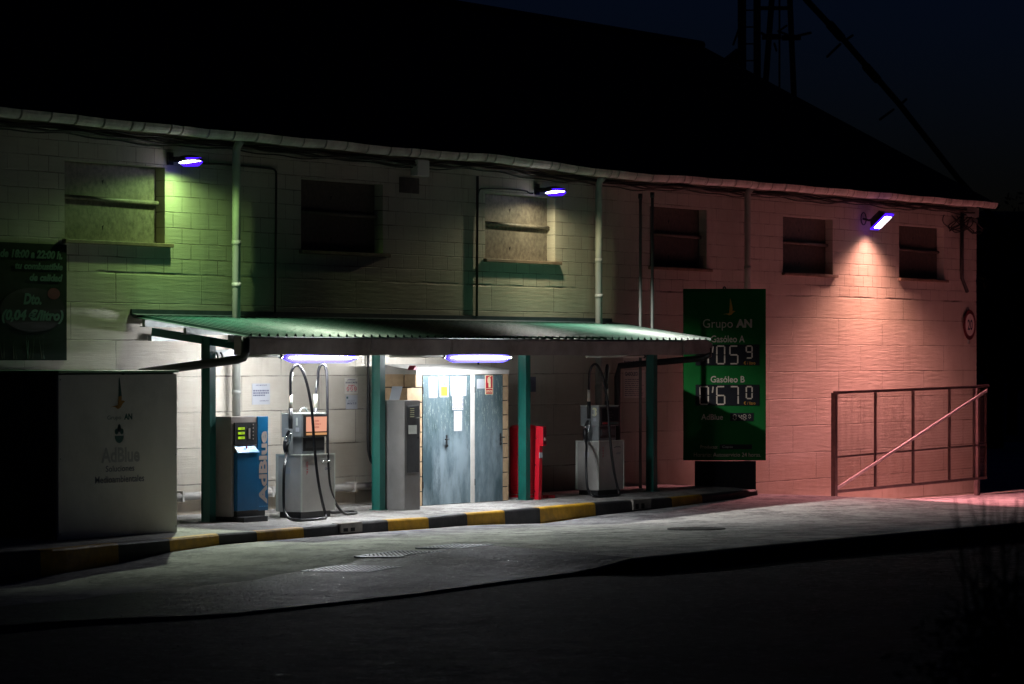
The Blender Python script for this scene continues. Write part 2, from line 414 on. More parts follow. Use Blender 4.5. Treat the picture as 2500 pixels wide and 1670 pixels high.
# asphalt repair strip laid 5 mm over the slab
b = mb("asphalt")
N = 60
left = -40.0
def axr(y): return -10.9 + (y+5.7)*.66
rowsA = []
for j in range(15):
    r_ = []
    for i in range(N+1):
        t = j/14
        yb, ya = None, None
        x_hi = axr(-5.7*(1-t)-8.95*t); x = left + (x_hi-left)*i/N
        e = interp(ey, x)+.02; top = -5.72+.07*math.sin(x*1.7)+.05*math.sin(x*4.1)
        y = top + (e-top)*t
        r_.append(b.bm.verts.new((x, y, zfore(x, y)+.012)))
    rowsA.append(r_)
for j in range(14):
    for i in range(N):
        b.bm.faces.new([rowsA[j][i], rowsA[j][i+1], rowsA[j+1][i+1], rowsA[j+1][i]]).smooth = True
b.build("asphalt_strip", kind="structure", origin=(0, 0, 0))
def grit(name, n, fx, fy, fz, smin, smax, mats_):
    b = mb(*mats_)
    for k in range(n):
        x = fx(); y = fy(x); z = fz(x, y); q = random.uniform(smin, smax); an = random.random()*6.28
        b.mi = 0 if random.random() < .3 else 1
        p = [Vector((x+q*math.cos(an+j*1.57)*random.uniform(.6, 1.1), y+q*math.sin(an+j*1.57)*random.uniform(.6, 1.1), z-.002)) for j in range(4)]
        tp = Vector((x+random.uniform(-.3, .3)*q, y+random.uniform(-.3, .3)*q, z+q*random.uniform(.3, .75)))
        for j in range(4): b.face([p[j], p[(j+1) % 4], tp])
    return b.build(name, kind="stuff", label="loose pale and dark grit worn out of the road surface", category="grit")
grit("strip_grit", 5200, lambda: random.uniform(-27, -10.5), lambda x: random.uniform(interp(ey, x)+.05, -5.75), lambda x, y: zfore(x, y)+(.012 if x < axr(y) else .001), .004, .009, ("grit_pale", "asphalt"))
grit("road_grit", 2600, lambda: random.uniform(-27, -3), lambda x: interp(ey, x)-.05-abs(random.gauss(0, 2.2)), lambda x, y: zroad(x), .005, .010, ("grit_dark", "dark_asphalt"))
# vertical front of the slab (low step) and the raised kerb on its right half
b = mb("kerb_stone")
for i in range(len(xs)-1):
    x0, x1 = xs[i], xs[i+1]; y0, y1 = interp(ey, x0), interp(ey, x1)
    b.face([(x0, y0, zfore(x0, y0)), (x0, y0, -.5), (x1, y1, -.5), (x1, y1, zfore(x1, y1))])
b.build("slab_edge", kind="structure", origin=(0, 0, 0))
b = mb("kerb_stone", "kerb_black")
kpts = [edge[5]+Vector((0, 0, -.0))] + edge[6:]
fine = []
for a, c in zip(kpts, kpts[1:]):
    n = max(1, int((c-a).length/.5))
    fine += [a+(c-a)*k/n for k in range(n)]
fine.append(kpts[-1])
for a, c in zip(fine, fine[1:]):
    za, zc = a.z+.012, c.z+.012
    prof = lambda p, z: [(p.x, p.y+.14, z-.01), (p.x, p.y+.02, z), (p.x, p.y-.015, z-.012), (p.x, p.y-.03, z-.04), (p.x, p.y-.035, -.6)]
    pa, pc = prof(a, za), prof(c, zc)
    for k in range(4):
        b.mi = 0 if k < 2 else 1
        b.face([pa[k], pa[k+1], pc[k+1], pc[k]])
b.build("front_kerb", kind="structure", origin=(0, 0, 0))
# lower road
b = mb("dark_asphalt")
gx = [-90+1.5*i for i in range(110)]; gy = [-60, -50, -40, -32, -28, -25, -22, -20, -18, -16, -14, -13, -12, -11, -10, -9.5, -8.6]
gr = [[b.bm.verts.new((x, y, zroad(x)+(.012 if y < -11 else 0)*math.sin(x*.9+y*.7))) for y in gy] for x in gx]
for i in range(len(gx)-1):
    for j in range(len(gy)-1): b.bm.faces.new([gr[i][j], gr[i+1][j], gr[i+1][j+1], gr[i][j+1]]).smooth = True
b.build("road", kind="structure", origin=(0, 0, 0))
b = mb("earth"); b.face([(-800, -800, -.9), (800, -800, -.9), (800, 800, -.9), (-800, 800, -.9)]); b.build("ground", kind="structure", origin=(0, 0, 0))
# apron to the right of the building
b = mb("concrete")
gx2 = [17.4+1.0*i for i in range(20)]; gx1 = [4+.5*i for i in range(60)]
b.face([(29, -9.2, -.58), (60, -9.2, -.62), (60, 30, -.62), (29, 30, -.58)]); b.face([(17.6, .3, -.566), (29, .3, -.576), (29, 30, -.58), (17.6, 30, -.58)])
b.build("yard", kind="structure", origin=(0, 0, 0))
# bank the photographer stands on
b = mb("earth")
bk = []
for i in range(41):
    r_ = []
    for j in range(13):
        u = -16+32*i/40; v = -14+32*j/12 if False else -10 + 24*j/12
        # along the view direction
        wxp = CAM.x + sT*v + cT*u; wyp = CAM.y + cT*v - sT*u
        z = .42*(1-sm((v-8)/8)) - .45*sm((v-9)/5) + .06*math.sin(u*1.3+v)*(1-sm((v-9)/5))
        r_.append(b.bm.verts.new((wxp, wyp, z)))
    bk.append(r_)
for i in range(40):
    for j in range(12): b.bm.faces.new([bk[i][j], bk[i+1][j], bk[i+1][j+1], bk[i][j+1]]).smooth = True
b.build("bank", kind="structure", origin=(0, 0, 0))
# pump island pavement
def zpav(y): return .025*(y+1.1)
b = mb("pavement")
xk = [k[1] for k in kerb]
xsI = [xk[0]+(XEND-xk[0])*i/80 for i in range(81)]
pr = []
for x in xsI:
    ky = interp(kx, x)+.13
    pr.append([b.bm.verts.new((x, ky+(0.0-ky)*j/6, zpav(ky+(0.0-ky)*j/6) if j else KZ+.002)) for j in range(7)])
for i in range(80):
    for j in range(6): b.bm.faces.new([pr[i][j], pr[i+1][j], pr[i+1][j+1], pr[i][j+1]])
kyE = interp(kx, XEND)
b.face([(XEND, 0, .03), (XEND, kyE, KZ), (XEND, kyE, -.6), (XEND, 0, -.6)])
b.build("pavement", kind="structure", origin=(0, 0, 0))
# striped kerb
b = mb("kerb_black", "kerb_yellow")
bnd = [-300, -100, 98, 288, 414, 534, 627, 741, 835, 947, 1046, 1140, 1232, 1318, 1453, 1640, 1714, 1785, 1849]
colr = [1, 0, 1, 0, 1, 0, 1, 0, 0, 1, 0, 1, 0, 1, 0, 1, 0, 0]
kpx = [(k[0], k[1]) for k in kerb]
def kpt(px):
    x = interp(kpx, px); return x, interp(kx, x), interp(kzb, x)
for s_, (p0, p1) in enumerate(zip(bnd, bnd[1:])):
    n = max(2, int((p1-p0)/30)); b.mi = colr[s_]
    for k in range(n):
        qa, qb = p0+(p1-p0)*k/n, p0+(p1-p0)*(k+1)/n
        def prof(q, end=0):
            x, y, zb = kpt(q)
            return [(x, y+.13, KZ+.004), (x, y+.05, KZ+.006), (x, y+.015, KZ), (x, y, KZ-.02), (x, y-.012, zb-.03)]
        A, B_ = prof(qa), prof(qb)
        for i in range(4): b.face([A[i], A[i+1], B_[i+1], B_[i]])
b.build("kerb", kind="structure", origin=(0, 0, 0))
for (a, c, lab) in ((826, 880, "grey concrete drain block set in striped kerb in front of first fuel pump"), (1540, 1584, "grey concrete drain block set in striped kerb right of the pump marked 3")):
    b = mb("kerb_stone", "hole"); (x0, y0, z0), (x1, y1, z1) = kpt(a), kpt(c); y0 -= .02; y1 -= .02
    h = -KZ
    b.hexa([(x0, y0-.01, z0+.02), (x1, y1-.01, z1+.02), (x1, y1+.12, z1+.02), (x0, y0+.12, z0+.02), (x0, y0-.01, KZ+.012), (x1, y1-.01, KZ+.012), (x1, y1+.12, KZ+.012), (x0, y0+.12, KZ+.012)])
    b.mi = 1
    for t0, t1 in ((.12, .3), (.45, .62)):
        xa, xb = x0+(x1-x0)*t0, x0+(x1-x0)*t1; ya = y0+(y1-y0)*t0-.014
        b.box(xa, xb, ya, ya+.01, z0+.035, KZ-.05)
    b.build("drain_block", label=lab, category="drain block", group="drain blocks in the kerb")
# drain grates and a manhole cover
def grate(cx, cy, sx, sy, ang, label):
    z = zfore(cx, cy)+.016; t = thing("drain_grate", (cx, cy, z), label, "drain grate", "drain grates in the forecourt")
    T = Matrix.Translation((cx, cy, z)) @ Matrix.Rotation(R(ang), 4, 'Z')
    b = mb("grate"); b.T = T
    for q in (-1, 1):
        b.box(-sx/2, sx/2, q*sy/2-.02, q*sy/2+.02, -.03, .001); b.box(q*sx/2-.02, q*sx/2+.02, -sy/2+.02, sy/2-.02, -.03, .001)
    for v in b.bm.verts: v.co.z += zfore(v.co.x, v.co.y)-zfore(cx, cy)
    b.build("frame", None, t)
    b = mb("grate"); b.T = T; dv = Vector((.80, .60, 0)); nv = Vector((-.60, .80, 0)); k = -14
    while k < 15:
        c = nv*(k*.046); k += 1; lo, hi = -2.0, 2.0
        for ax, lim in ((0, sx/2-.022), (1, sy/2-.022)):
            a1, a2 = (-lim-c[ax])/dv[ax], (lim-c[ax])/dv[ax]; lo, hi = max(lo, min(a1, a2)), min(hi, max(a1, a2))
        if hi-lo < .05: continue
        b.bar(c+dv*lo, c+dv*(hi), .022, .004)
    for v in b.bm.verts: v.co.z += zfore(v.co.x, v.co.y)-zfore(cx, cy)
    b.build("bars", None, t)
    b = mb("hole"); b.T = T; b.box(-sx/2+.02, sx/2-.02, -sy/2+.02, sy/2-.02, -.04, -.004)
    for v in b.bm.verts: v.co.z += zfore(v.co.x, v.co.y)-zfore(cx, cy)
    b.build("pit", None, t)
g1 = G(858, 1380.5, -.18); grate(g1.x, g1.y, .78, .78, 4, "square steel drain grate nearest the camera, on edge of dark asphalt strip")
g2 = G(975, 1363.5, -.18); grate(g2.x, g2.y, .85, .62, 0, "sunken steel drain grate, middle one of the three in the road")
g3 = G(1110, 1346, -.17); grate(g3.x, g3.y, .85, .5, 0, "thin steel drain grate farthest of the three, in pale concrete")
g4 = G(1700, 1290.5, -.14)
b = mb("asphalt"); z = zfore(g4.x, g4.y)+.01
b.prism([Vector((g4.x+.42*math.cos(t), g4.y+.36*math.sin(t), z-.03)) for t in (k*math.pi/14 for k in range(28))], (0, 0, .035))
b.build("manhole_cover", label="dark round manhole cover in pale concrete in front of price sign", category="manhole cover")
# ------------------------------------------------------------------ warehouse
XL, XR = -24.0, wx(2384, 0)
WH = thing("warehouse", (-3, 6, -.6), "long cream block warehouse with boarded upper windows and black pitched roof", "warehouse")
WIN = [(wx(157.6, 0), wx(402.6, 0)), (wx(735, 0), wx(935, 0)), (wx(1184.5, 0), wx(1355, 0)), (wx(1586, 0), wx(1725, 0)), (wx(1911.4, 0), wx(2033, 0)), (wx(2195, 0), wx(2304, 0))]
WZ0, WZ1 = 3.50, 4.475
b = mb("wall")
xg = sorted([XL, XR] + [v for w in WIN for v in w]); zg = [-.9, WZ0, WZ1, 5.0]
for i in range(len(xg)-1):
    for j in range(3):
        if j == 1 and any(abs(w[0]-xg[i]) < 1e-6 for w in WIN): continue
        b.face([(xg[i], 0, zg[j]), (xg[i+1], 0, zg[j]), (xg[i+1], 0, zg[j+1]), (xg[i], 0, zg[j+1])])
D = .2
for a, c in WIN:
    b.face([(a, 0, WZ0), (a, D, WZ0), (a, D, WZ1), (a, 0, WZ1)]); b.face([(c, D, WZ0), (c, 0, WZ0), (c, 0, WZ1), (c, D, WZ1)])
    b.face([(a, 0, WZ1), (a, D, WZ1), (c, D, WZ1), (c, 0, WZ1)]); b.face([(a, D, WZ0), (a, 0, WZ0), (c, 0, WZ0), (c, D, WZ0)])
    b.face([(a, D, WZ0), (c, D, WZ0), (c, D, WZ1), (a, D, WZ1)])
YB = 12.2
b.face([(XR, 0, -.9), (XR, YB, -.9), (XR, YB, 4.85), (XR, 6.1, 8.0), (XR, 0, 4.85)])
b.face([(XL, 0, -.9), (XL, 0, 4.85), (XL, 6.1, 8.0), (XL, YB, 4.85), (XL, YB, -.9)])
b.face([(XL, YB, -.9), (XL, YB, 4.9), (XR, YB, 4.9), (XR, YB, -.9)])
b.build("wall", None, WH, normals=False)
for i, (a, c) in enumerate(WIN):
    lit = i in (0, 2)  # lamplight put into colour: boards by the wall lamps lighter, others darker
    b = mb("shutter_lit" if lit else "shutter_unlit")
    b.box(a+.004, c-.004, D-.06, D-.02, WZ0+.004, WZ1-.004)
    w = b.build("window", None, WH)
    b = mb("shutter_lit" if lit else "shutter_unlit")
    zc = WZ0+.50
    b.tube([(a+.01, D-.10, zc+.035), (c-.03, D-.10, zc+.02)], .028, 10); b.build("crossbar", None, w)
    for q in (.2, .8):
        b = mb("hole"); b.prism([Vector((a+(c-a)*.45, D-.062, WZ0+q*.95)), Vector((a+(c-a)*.47, D-.062, WZ0+q*.95+.02)), Vector((a+(c-a)*.46, D-.062, WZ0+q*.95-.05))], (0, .001, 0))
        b.build("shutter_hole", None, w)
    b = mb("sill"); b.box(a-.05, c+.12, -.06, D-.062, WZ0-.045, WZ0+.003); b.build("sill", None, w, bevel=.006)
GT = [(-600, 190), (0, 259.6), (164.6, 278.7), (344, 297.8), (520, 315), (700, 332.3), (830, 345), (970, 360), (1078.6, 368), (1187, 375), (1296, 388), (1404, 404.5), (1480, 414), (1564, 423), (1700, 431), (1836, 442), (2041, 460), (2211, 475), (2429, 494)]
YG = -.27
gut = [P(a, c, YG) for a, c in GT]
gz = [(p.x, p.z) for p in gut]; GX1 = gut[-1].x
def gh(x): return interp(gz, x) + .006*math.sin(x*3.1)
b = mb("gutter", "gutter_joint")
x = gut[0].x; segs = []
while x < GX1:
    l = random.choice((.52, .55, .58, .54, .25))
    segs.append((x, min(x+l, GX1))); x += l
for (xa, xb) in segs:
    za, zb = gh(xa), gh(xb); pr = []
    for (xx, zz, gr_) in ((xa, za, 1.0), (xb-.012, zb, .95)):
        pr.append([(xx, YG+.075*gr_*math.cos(t), zz-.01-.115*gr_*math.sin(t)) for t in (math.pi*(k/8) for k in range(9))])
    A, B_ = pr
    b.mi = 0
    for k in range(8): b.face([A[k], A[k+1], B_[k+1], B_[k]], smooth=True)
    b.mi = 1
    for k in range(8):
        q0, q1 = A[k], A[k+1]; b.face([(q0[0]-.002, q0[1]-.004, q0[2]-.003), (q1[0]-.002, q1[1]-.004, q1[2]-.003), (q1[0]+.012, q1[1]-.004, q1[2]-.003), (q0[0]+.012, q0[1]-.004, q0[2]-.003)], smooth=True)
    b.mi = 0
    inner = [[(q[0], YG+(q[1]-YG)*.8, (gh(xa) if q[0] < xb-.02 else zb)-.01-((gh(xa) if q[0] < xb-.02 else zb)-.01-q[2])*.8) for q in pp] for pp in pr]
    for k in range(8): b.face([inner[0][k], inner[1][k], inner[1][k+1], inner[0][k+1]], smooth=True)
    for A_, I_ in ((pr[0], inner[0]), (pr[1], inner[1])):
        for k in range(8): b.face([A_[k], A_[k+1], I_[k+1], I_[k]])
b.build("gutter", None, WH, normals=False)
# roof with sagging eave, straight ridge
rid = P(1710, 110, 5.9); RX1, RY, RZ = rid.x, 5.9, rid.z
b = mb("roof_tile")
xs_r = [XL-1+(GX1-XL+1)*i/70 for i in range(71)]
top, bot = [], []
for x in xs_r:
    t = (x-xs_r[0])/(xs_r[-1]-xs_r[0]); xr = x + (RX1-GX1)*t
    e = Vector((x, YG+.03, gh(x)+.02)); m_ = Vector((xr, RY, RZ))
    top.append([e+(m_-e)*k/6 for k in range(7)] + [Vector((xr, YB+.3, gh(0)))])
for i in range(70):
    for k in range(7): b.face([top[i][k], top[i+1][k], top[i+1][k+1], top[i][k+1]])
    dn = Vector((0, 0, -.03)); dn2 = Vector((0, 0, -.09))
    b.face([top[i][0], top[i+1][0], top[i+1][0]+dn, top[i][0]+dn])
    for k in range(6):
        b.face([top[i][k]+(dn if k == 0 else dn2), top[i+1][k]+(dn if k == 0 else dn2), top[i+1][k+1]+dn2, top[i][k+1]+dn2])
for k in range(6): b.face([top[-1][k], top[-1][k+1], top[-1][k+1]+Vector((0, 0, -.12)), top[-1][k]+Vector((0, 0, -.03 if k == 0 else -.12))])
b.build("roof", None, WH, normals=False)
b = mb("roof_tile"); b.tube([(top[0][6].x, RY, RZ), (RX1+.05, RY, RZ)], .09, 8); b.build("ridge", None, WH)
# soffit board and cable bundles under the eave
b = mb("sill")
for i in range(70):
    a, c = top[i][0], top[i+1][0]
    b.face([(a.x, YG+.08, a.z-.10), (c.x, YG+.08, c.z-.10), (c.x, -.002, c.z-.07), (a.x, -.002, a.z-.07)])
b.build("soffit", None, WH)
b = mb("cable")
for k in range(8):
    offz, yy, rr = random.uniform(.15, .27), random.uniform(-.1, -.025), random.choice((.008, .011, .016, .022))
    ph = random.random()*6; pts = []
    x = XL+1
    while x < XR-.15:
        pts.append((x, yy+.015*math.sin(x*1.3+ph), interp(gz, x)-offz-.018*math.sin(x*1.9+ph)-.012*math.sin(x*5.3+2*ph))); x += .22
    b.tube(pts, rr, 6)
b.build("cables", None, WH)
# loose cables at the corner, conduits
for k in range(7):
    b = mb("cable")
    x0 = wx(2330+random.uniform(-12, 22), -.05); pts = []
    for q in range(12):
        t = q/11; pts.append((x0+.45*math.sin(t*5+k)+.1*k, -.05-.05*math.sin(t*7+k), 4.72-.33*math.sin(t*math.pi)*random.uniform(.7, 1)))
    b.tube(pts, .011, 5, smoothpath=1); b.build("corner_cable", None, WH)
b = mb("cable")
xc = wx(2350, -.05); b.tube([(xc, -.04, 4.8), (xc, -.04, 3.55), (xc+.25, -.04, 3.3)], .035, 8)
b.build("corner_duct", None, WH)
b = mb("pipe_grey"); p = P(2372, 512, -.05); b.box(p.x-.3, p.x+.28, -.09, -.005, p.z-.14, p.z+.04); b.box(p.x-.25, p.x+.3, -.06, -.004, p.z-.25, p.z-.17); b.build("corner_bracket", None, WH, bevel=.01)
b = mb("cable")
b.bm.free()
def conduit(pts, r=.014):
    b = mb("cable"); b.tube(pts, r, 8, smoothpath=2); b.build("conduit", None, WH)
conduit([P(497, 399, -.04), P(560, 402, -.03), P(655, 411, -.03), P(673, 414, -.03), P(675, 430, -.03), P(674, 500, -.03), P(672, 765, -.03)])
conduit([P(1166, 430, -.04), P(1166, 480, -.03), P(1165, 600, -.03), P(1164, 772, -.03)], .02)
conduit([P(1166, 500, -.03), P(1168, 464, -.03), P(1178, 459, -.03), P(1284, 464, -.03), P(1292, 472, -.05), P(1302, 472, -.1)], .012)
for (px, z0) in ((577, .05), (1462, .05), (1825, .1)):
    b = mb("pipe_grey"); x = wx(px, -.15); zt = interp(gz, x)-.1
    b.tube([(x, YG+.03, zt), (x, -.18, zt-.06), (x, -.15, zt-.12), (x, -.15, z0)], .055, 14)
    for zc in (3.55, 3.0, 1.6): b.tube([(x, -.15, zc-.03), (x, -.15, zc+.03)], .062, 14)
    b.build("downpipe", None, WH)
b = mb("white_panel"); x0, x1 = wx(1012, -.12), wx(1049, -.13)
b.box(wx(1021, -.13), wx(1049, -.13), -.13, -.002, 4.63, 4.86); b.build("junction_box", None, WH, bevel=.01)
b = mb("shutter_unlit"); b.box(wx(976, -.01), wx(1022, -.01), -.02, -.002, 4.38, 4.60)
for k in range(6): b.box(wx(980, -.02), wx(1018, -.02), -.03, -.021, 4.40+.033*k, 4.412+.033*k)
b.build("vent_grille", None, WH)
b = mb("render_white"); b.tube([(wx(300, -.1), -.1, .27), (wx(905, -.1), -.1, .27)], .052, 12)
for px in (440, 660, 860): b.box(wx(px, -.1)-.02, wx(px, -.1)+.02, -.155, -.002, .2, .34)
b.build("wall_pipe", None, WH)
b = mb("dark_metal"); b.tube([P(899, 860, -.04), P(899, 1000, -.04), P(898, 1090, -.04), P(903, 1120, -.05), P(912, 1135, -.08)], .02, 8, smoothpath=1); b.build("lower_conduit", None, WH)
xq = wx(1168, -.03); b = mb("dark_metal"); b.tube([(xq, -.03, 2.5), (xq, -.03, 1.9)], .015, 6)
b.build("lower_conduit", None, WH)
# ------------------------------------------------------------------ canopy
YF = -1.7; CL, CR = wx(318, 0), wx(1498, 0)
ZW, ZF = 2.565, 2.315
CN = thing("canopy", (CL, -1.05, 0), "green corrugated lean-to canopy on teal steel posts over the fuel pumps", "canopy")
b = mb("green_sheet"); prof = []
x = CL; 
while x < CR-.02:
    prof += [(x, 0), (x+.125, 0), (x+.142, .034), (x+.178, .034), (x+.195, 0)]; x += .2
prof.append((CR, 0))
for (xa, ha), (xb, hb) in zip(prof, prof[1:]):
    if xb <= xa: continue
    b.face([(xa, -.01, ZW+ha), (xa, YF-.02, ZF+ha), (xb, YF-.02, ZF+hb), (xb, -.01, ZW+hb)])
    b.face([(xa, -.01, ZW+ha-.004), (xb, -.01, ZW+hb-.004), (xb, YF-.02, ZF+hb-.004), (xa, YF-.02, ZF+ha-.004)])
b.build("roof_sheet", None, CN, normals=False)
b = mb("fascia"); n = 64; fx0, fx1 = CL+.0, wx(1668, YF)
xe_ = [fx0+(fx1-fx0)*i/n for i in range(n+1)]
def fz(x): return .006*math.sin(x*1.1)+.004*math.sin(x*2.7)
for a, c in zip(xe_, xe_[1:]):
    p_ = lambda x: [(x, YF+.11, 2.30), (x, YF+.10, 2.09+fz(x)), (x, YF-.0+.01*math.sin(x*2), 2.085+fz(x)), (x, YF-.02+.008*math.sin(x*1.7), 2.29), (x, YF, 2.305)]
    A, B_ = p_(a), p_(c)
    for k in range(4): b.face([A[k], A[k+1], B_[k+1], B_[k]])
for xx in (wx(905, YF), wx(1100, YF)): b.box(xx-.02, xx+.02, YF-.032, YF-.005, 2.1, 2.3)
# dented end piece
xs_e = [fx1+.01, fx1+.5, fx1+1.05, CR+.06]
zz_e = [(2.10, 2.32), (2.09, 2.30), (2.125, 2.32), (2.12, 2.30)]
xs_e = [wx(v, YF-.03) for v in (1670, 1690, 1722, 1738)]; zz_e = [(2.10, 2.31), (2.095, 2.325), (2.11, 2.325), (2.14, 2.27)]
for (a, (l0, h0)), (c, (l1, h1)) in zip(zip(xs_e, zz_e), zip(xs_e[1:], zz_e[1:])):
    b.hexa([(a, YF-.035, l0), (c, YF-.035, l1), (c, YF+.1, l1), (a, YF+.1, l0), (a, YF-.035, h0), (c, YF-.035, h1), (c, YF+.1, h1), (a, YF+.1, h0)])
b.box(fx0-.002, fx0+.03, YF-.02, YF+.12, 2.08, 2.31)
b.build("fascia_gutter", None, CN)
b = mb("flashing"); b.box(CL-.0, CR-.1, -.03, -.003, 2.58, 2.66); b.hexa([(CL, -.10, 2.585), (CR-.1, -.10, 2.585), (CR-.1, -.031, 2.60), (CL, -.031, 2.60), (CL, -.10, 2.589), (CR-.1, -.10, 2.589), (CR-.1, -.031, 2.604), (CL, -.031, 2.604)]); b.build("flashing", None, CN)
for yy, z1 in ((-.2, 2.525), (-.83, 2.428), (-1.5, 2.33)):
    b = mb("galv"); b.box(CL+.01, CR-.03, yy-.02, yy+.02, z1-.09, z1-.003); b.box(CL+.01, CR-.03, yy+.021, yy+.06, z1-.09, z1-.083); b.build("purlin", None, CN)
YP = -1.05
posts = [wx(509, YP), wx(924, YP), wx(1280, YP), wx(1591, YP)]
for k, xp in enumerate(posts):
    b = mb("green_steel")
    b.box(xp-.065, xp+.065, YP-.065, YP-.055, -.0, 2.3); b.box(xp-.065, xp+.065, YP+.055, YP+.065, 0, 2.3); b.box(xp-.004, xp+.004, YP-.055, YP+.055, 0, 2.3)
    # stiff left side plate in which the web shows as a recess
    b.box(xp-.06, xp-.052, YP-.055, YP-.035, 0, 2.3); b.box(xp-.05, xp-.044, YP-.035, YP+.055, 0, 2.3)
    b.box(xp-.09, xp+.09, YP-.09, YP+.09, -.02, .012)
    b.build("post", None, CN)
    b = mb("green_steel")
    a, c = Vector((xp, -.2, 2.375)), Vector((xp, YF+.13, 2.19))
    b.bar(a, c, .06, .10); b.build("rafter", None, CN)
b = mb("galv"); xs0 = wx(367, -.1); b.box(xs0, xs0+1.2, -.12, -.06, 2.26, 2.33); b.build("bracket", None, CN)
b = mb("galv"); p = P(545, 862, -1.3); b.box(posts[0]+.1, posts[0]+.75, YP-.03, YP+.03, 2.07, 2.15); b.build("tie_bar", None, CN)
b = mb("dark_metal"); q = P(578, 850, YF-.02)
b.tube([(CL+.04, YF-.02, 2.31), (CL+.04, YF-.02, 2.12), (CL+.04, YF+.01, 2.05), (CL+.04, YF+.10, 2.025), (CL+.04, -.75, 1.93), (CL+.04, -.14, 1.86), (CL+.04, -.1, 1.7), (CL+.04, -.1, .1)], .055, 14); b.build("downpipe", None, CN)
b = mb("dark_metal"); b.tube([(CR-.06, YF-.0, 2.2), (CR-.06, YF, 2.09), (CR-.06, YF+.12, 2.04), (CR-.06, -.75, 1.97), (CR-.06, -.14, 1.92), (CR-.06, -.1, 1.75), (CR-.06, -.1, .1)], .05, 14); b.build("downpipe", None, CN)
b = mb("galv")
for dx in (.02, .12): b.tube([(posts[0]+dx, YP-.1, 2.12), (posts[0]+dx+.02, YP-.12, 2.06), (posts[0]+dx+.05, YP-.1, 2.02), (posts[0]+dx+.07, YP-.07, 2.1)], .012, 8, smoothpath=1)
b.build("shackle", None, CN)
for k, (px, lab) in enumerate(((1563.5, "thin grey vent pipe rising past canopy edge, the left and lower topped of the pair"), (1592.5, "thin grey vent pipe rising past canopy edge, the right and taller of the pair"))):
    xv = CR+.07; yv = wy(px, xv); b = mb("vent_grey"); zt = wz(px, 482 if k == 0 else 479, yv)
    b.tube([(xv, yv, -.25), (xv, yv, zt)], .024, 12)
    b.use(M["dark_metal"]); b.tube([(xv, yv, zt-.02), (xv, yv, zt+.06)], .034, 12)
    b.build("vent_pipe", label=lab, category="vent pipe", group="vent pipes beside the canopy")
# ------------------------------------------------------------------ lights
def lamp_light(name, loc, col, kwall, pw, imax, c0, c1, parent, rad=.03, wcol=None, w0=.05, w1=.35):
    """point lamp with a reflector distribution: strong outwards and down, weak towards the wall, cut off by the shade"""
    l = bpy.data.lights.new(name, 'POINT'); l.energy = 4*math.pi; l.shadow_soft_size = rad; l.use_nodes = True
    nt = l.node_tree; em = [n for n in nt.nodes if n.type == 'EMISSION'][0]
    tc = nt.nodes.new("ShaderNodeTexCoord"); sp = nt.nodes.new("ShaderNodeSeparateXYZ"); nt.links.new(tc.outputs["Normal"], sp.inputs[0])
    def m(op, a_, b__=None, c__=None):
        nd = nt.nodes.new("ShaderNodeMath"); nd.operation = op
        for i, v in enumerate((a_, b__, c__)):
            if v is None: continue
            if isinstance(v, (int, float)): nd.inputs[i].default_value = v
            else: nt.links.new(v, nd.inputs[i])
        return nd.outputs[0]
    SG = 1.0
    dy, dz = m('MULTIPLY', sp.outputs[1], SG), m('MULTIPLY', sp.outputs[2], SG)
    down = m('MAXIMUM', m('MULTIPLY', dz, -1), .001)
    t = m('MAXIMUM', m('DIVIDE', dy, down), .02)
    I = m('MINIMUM', imax, m('DIVIDE', kwall, m('POWER', t, pw)))
    mr = nt.nodes.new("ShaderNodeMapRange"); mr.interpolation_type = 'SMOOTHSTEP'; nt.links.new(down, mr.inputs[0]); mr.inputs[1].default_value = c0; mr.inputs[2].default_value = c1
    m2 = nt.nodes.new("ShaderNodeMapRange"); m2.interpolation_type = 'SMOOTHSTEP'; nt.links.new(down, m2.inputs[0]); m2.inputs[1].default_value = w0; m2.inputs[2].default_value = w1
    sel = nt.nodes.new("ShaderNodeMapRange"); nt.links.new(t, sel.inputs[0]); sel.inputs[1].default_value = .05; sel.inputs[2].default_value = .2
    cut = m('ADD', m('MULTIPLY', m2.outputs[0], sel.outputs[0]), m('MULTIPLY', mr.outputs[0], m('SUBTRACT', 1, sel.outputs[0])))
    nt.links.new(m('MULTIPLY', I, cut), em.inputs["Strength"])
    mx = nt.nodes.new("ShaderNodeMix"); mx.data_type = 'RGBA'; w2 = nt.nodes.new("ShaderNodeMapRange"); nt.links.new(t, w2.inputs[0]); w2.inputs[1].default_value = .03; w2.inputs[2].default_value = .2
    nt.links.new(w2.outputs[0], mx.inputs[0]); mx.inputs[6].default_value = (*(wcol or col), 1); mx.inputs[7].default_value = (*col, 1)
    nt.links.new(mx.outputs[2], em.inputs["Color"])
    o = bpy.data.objects.new(name, l); COL.objects.link(o); o.location = Vector(loc)-Vector(parent["base"]); o.parent = parent
    return o
YT = -1.55
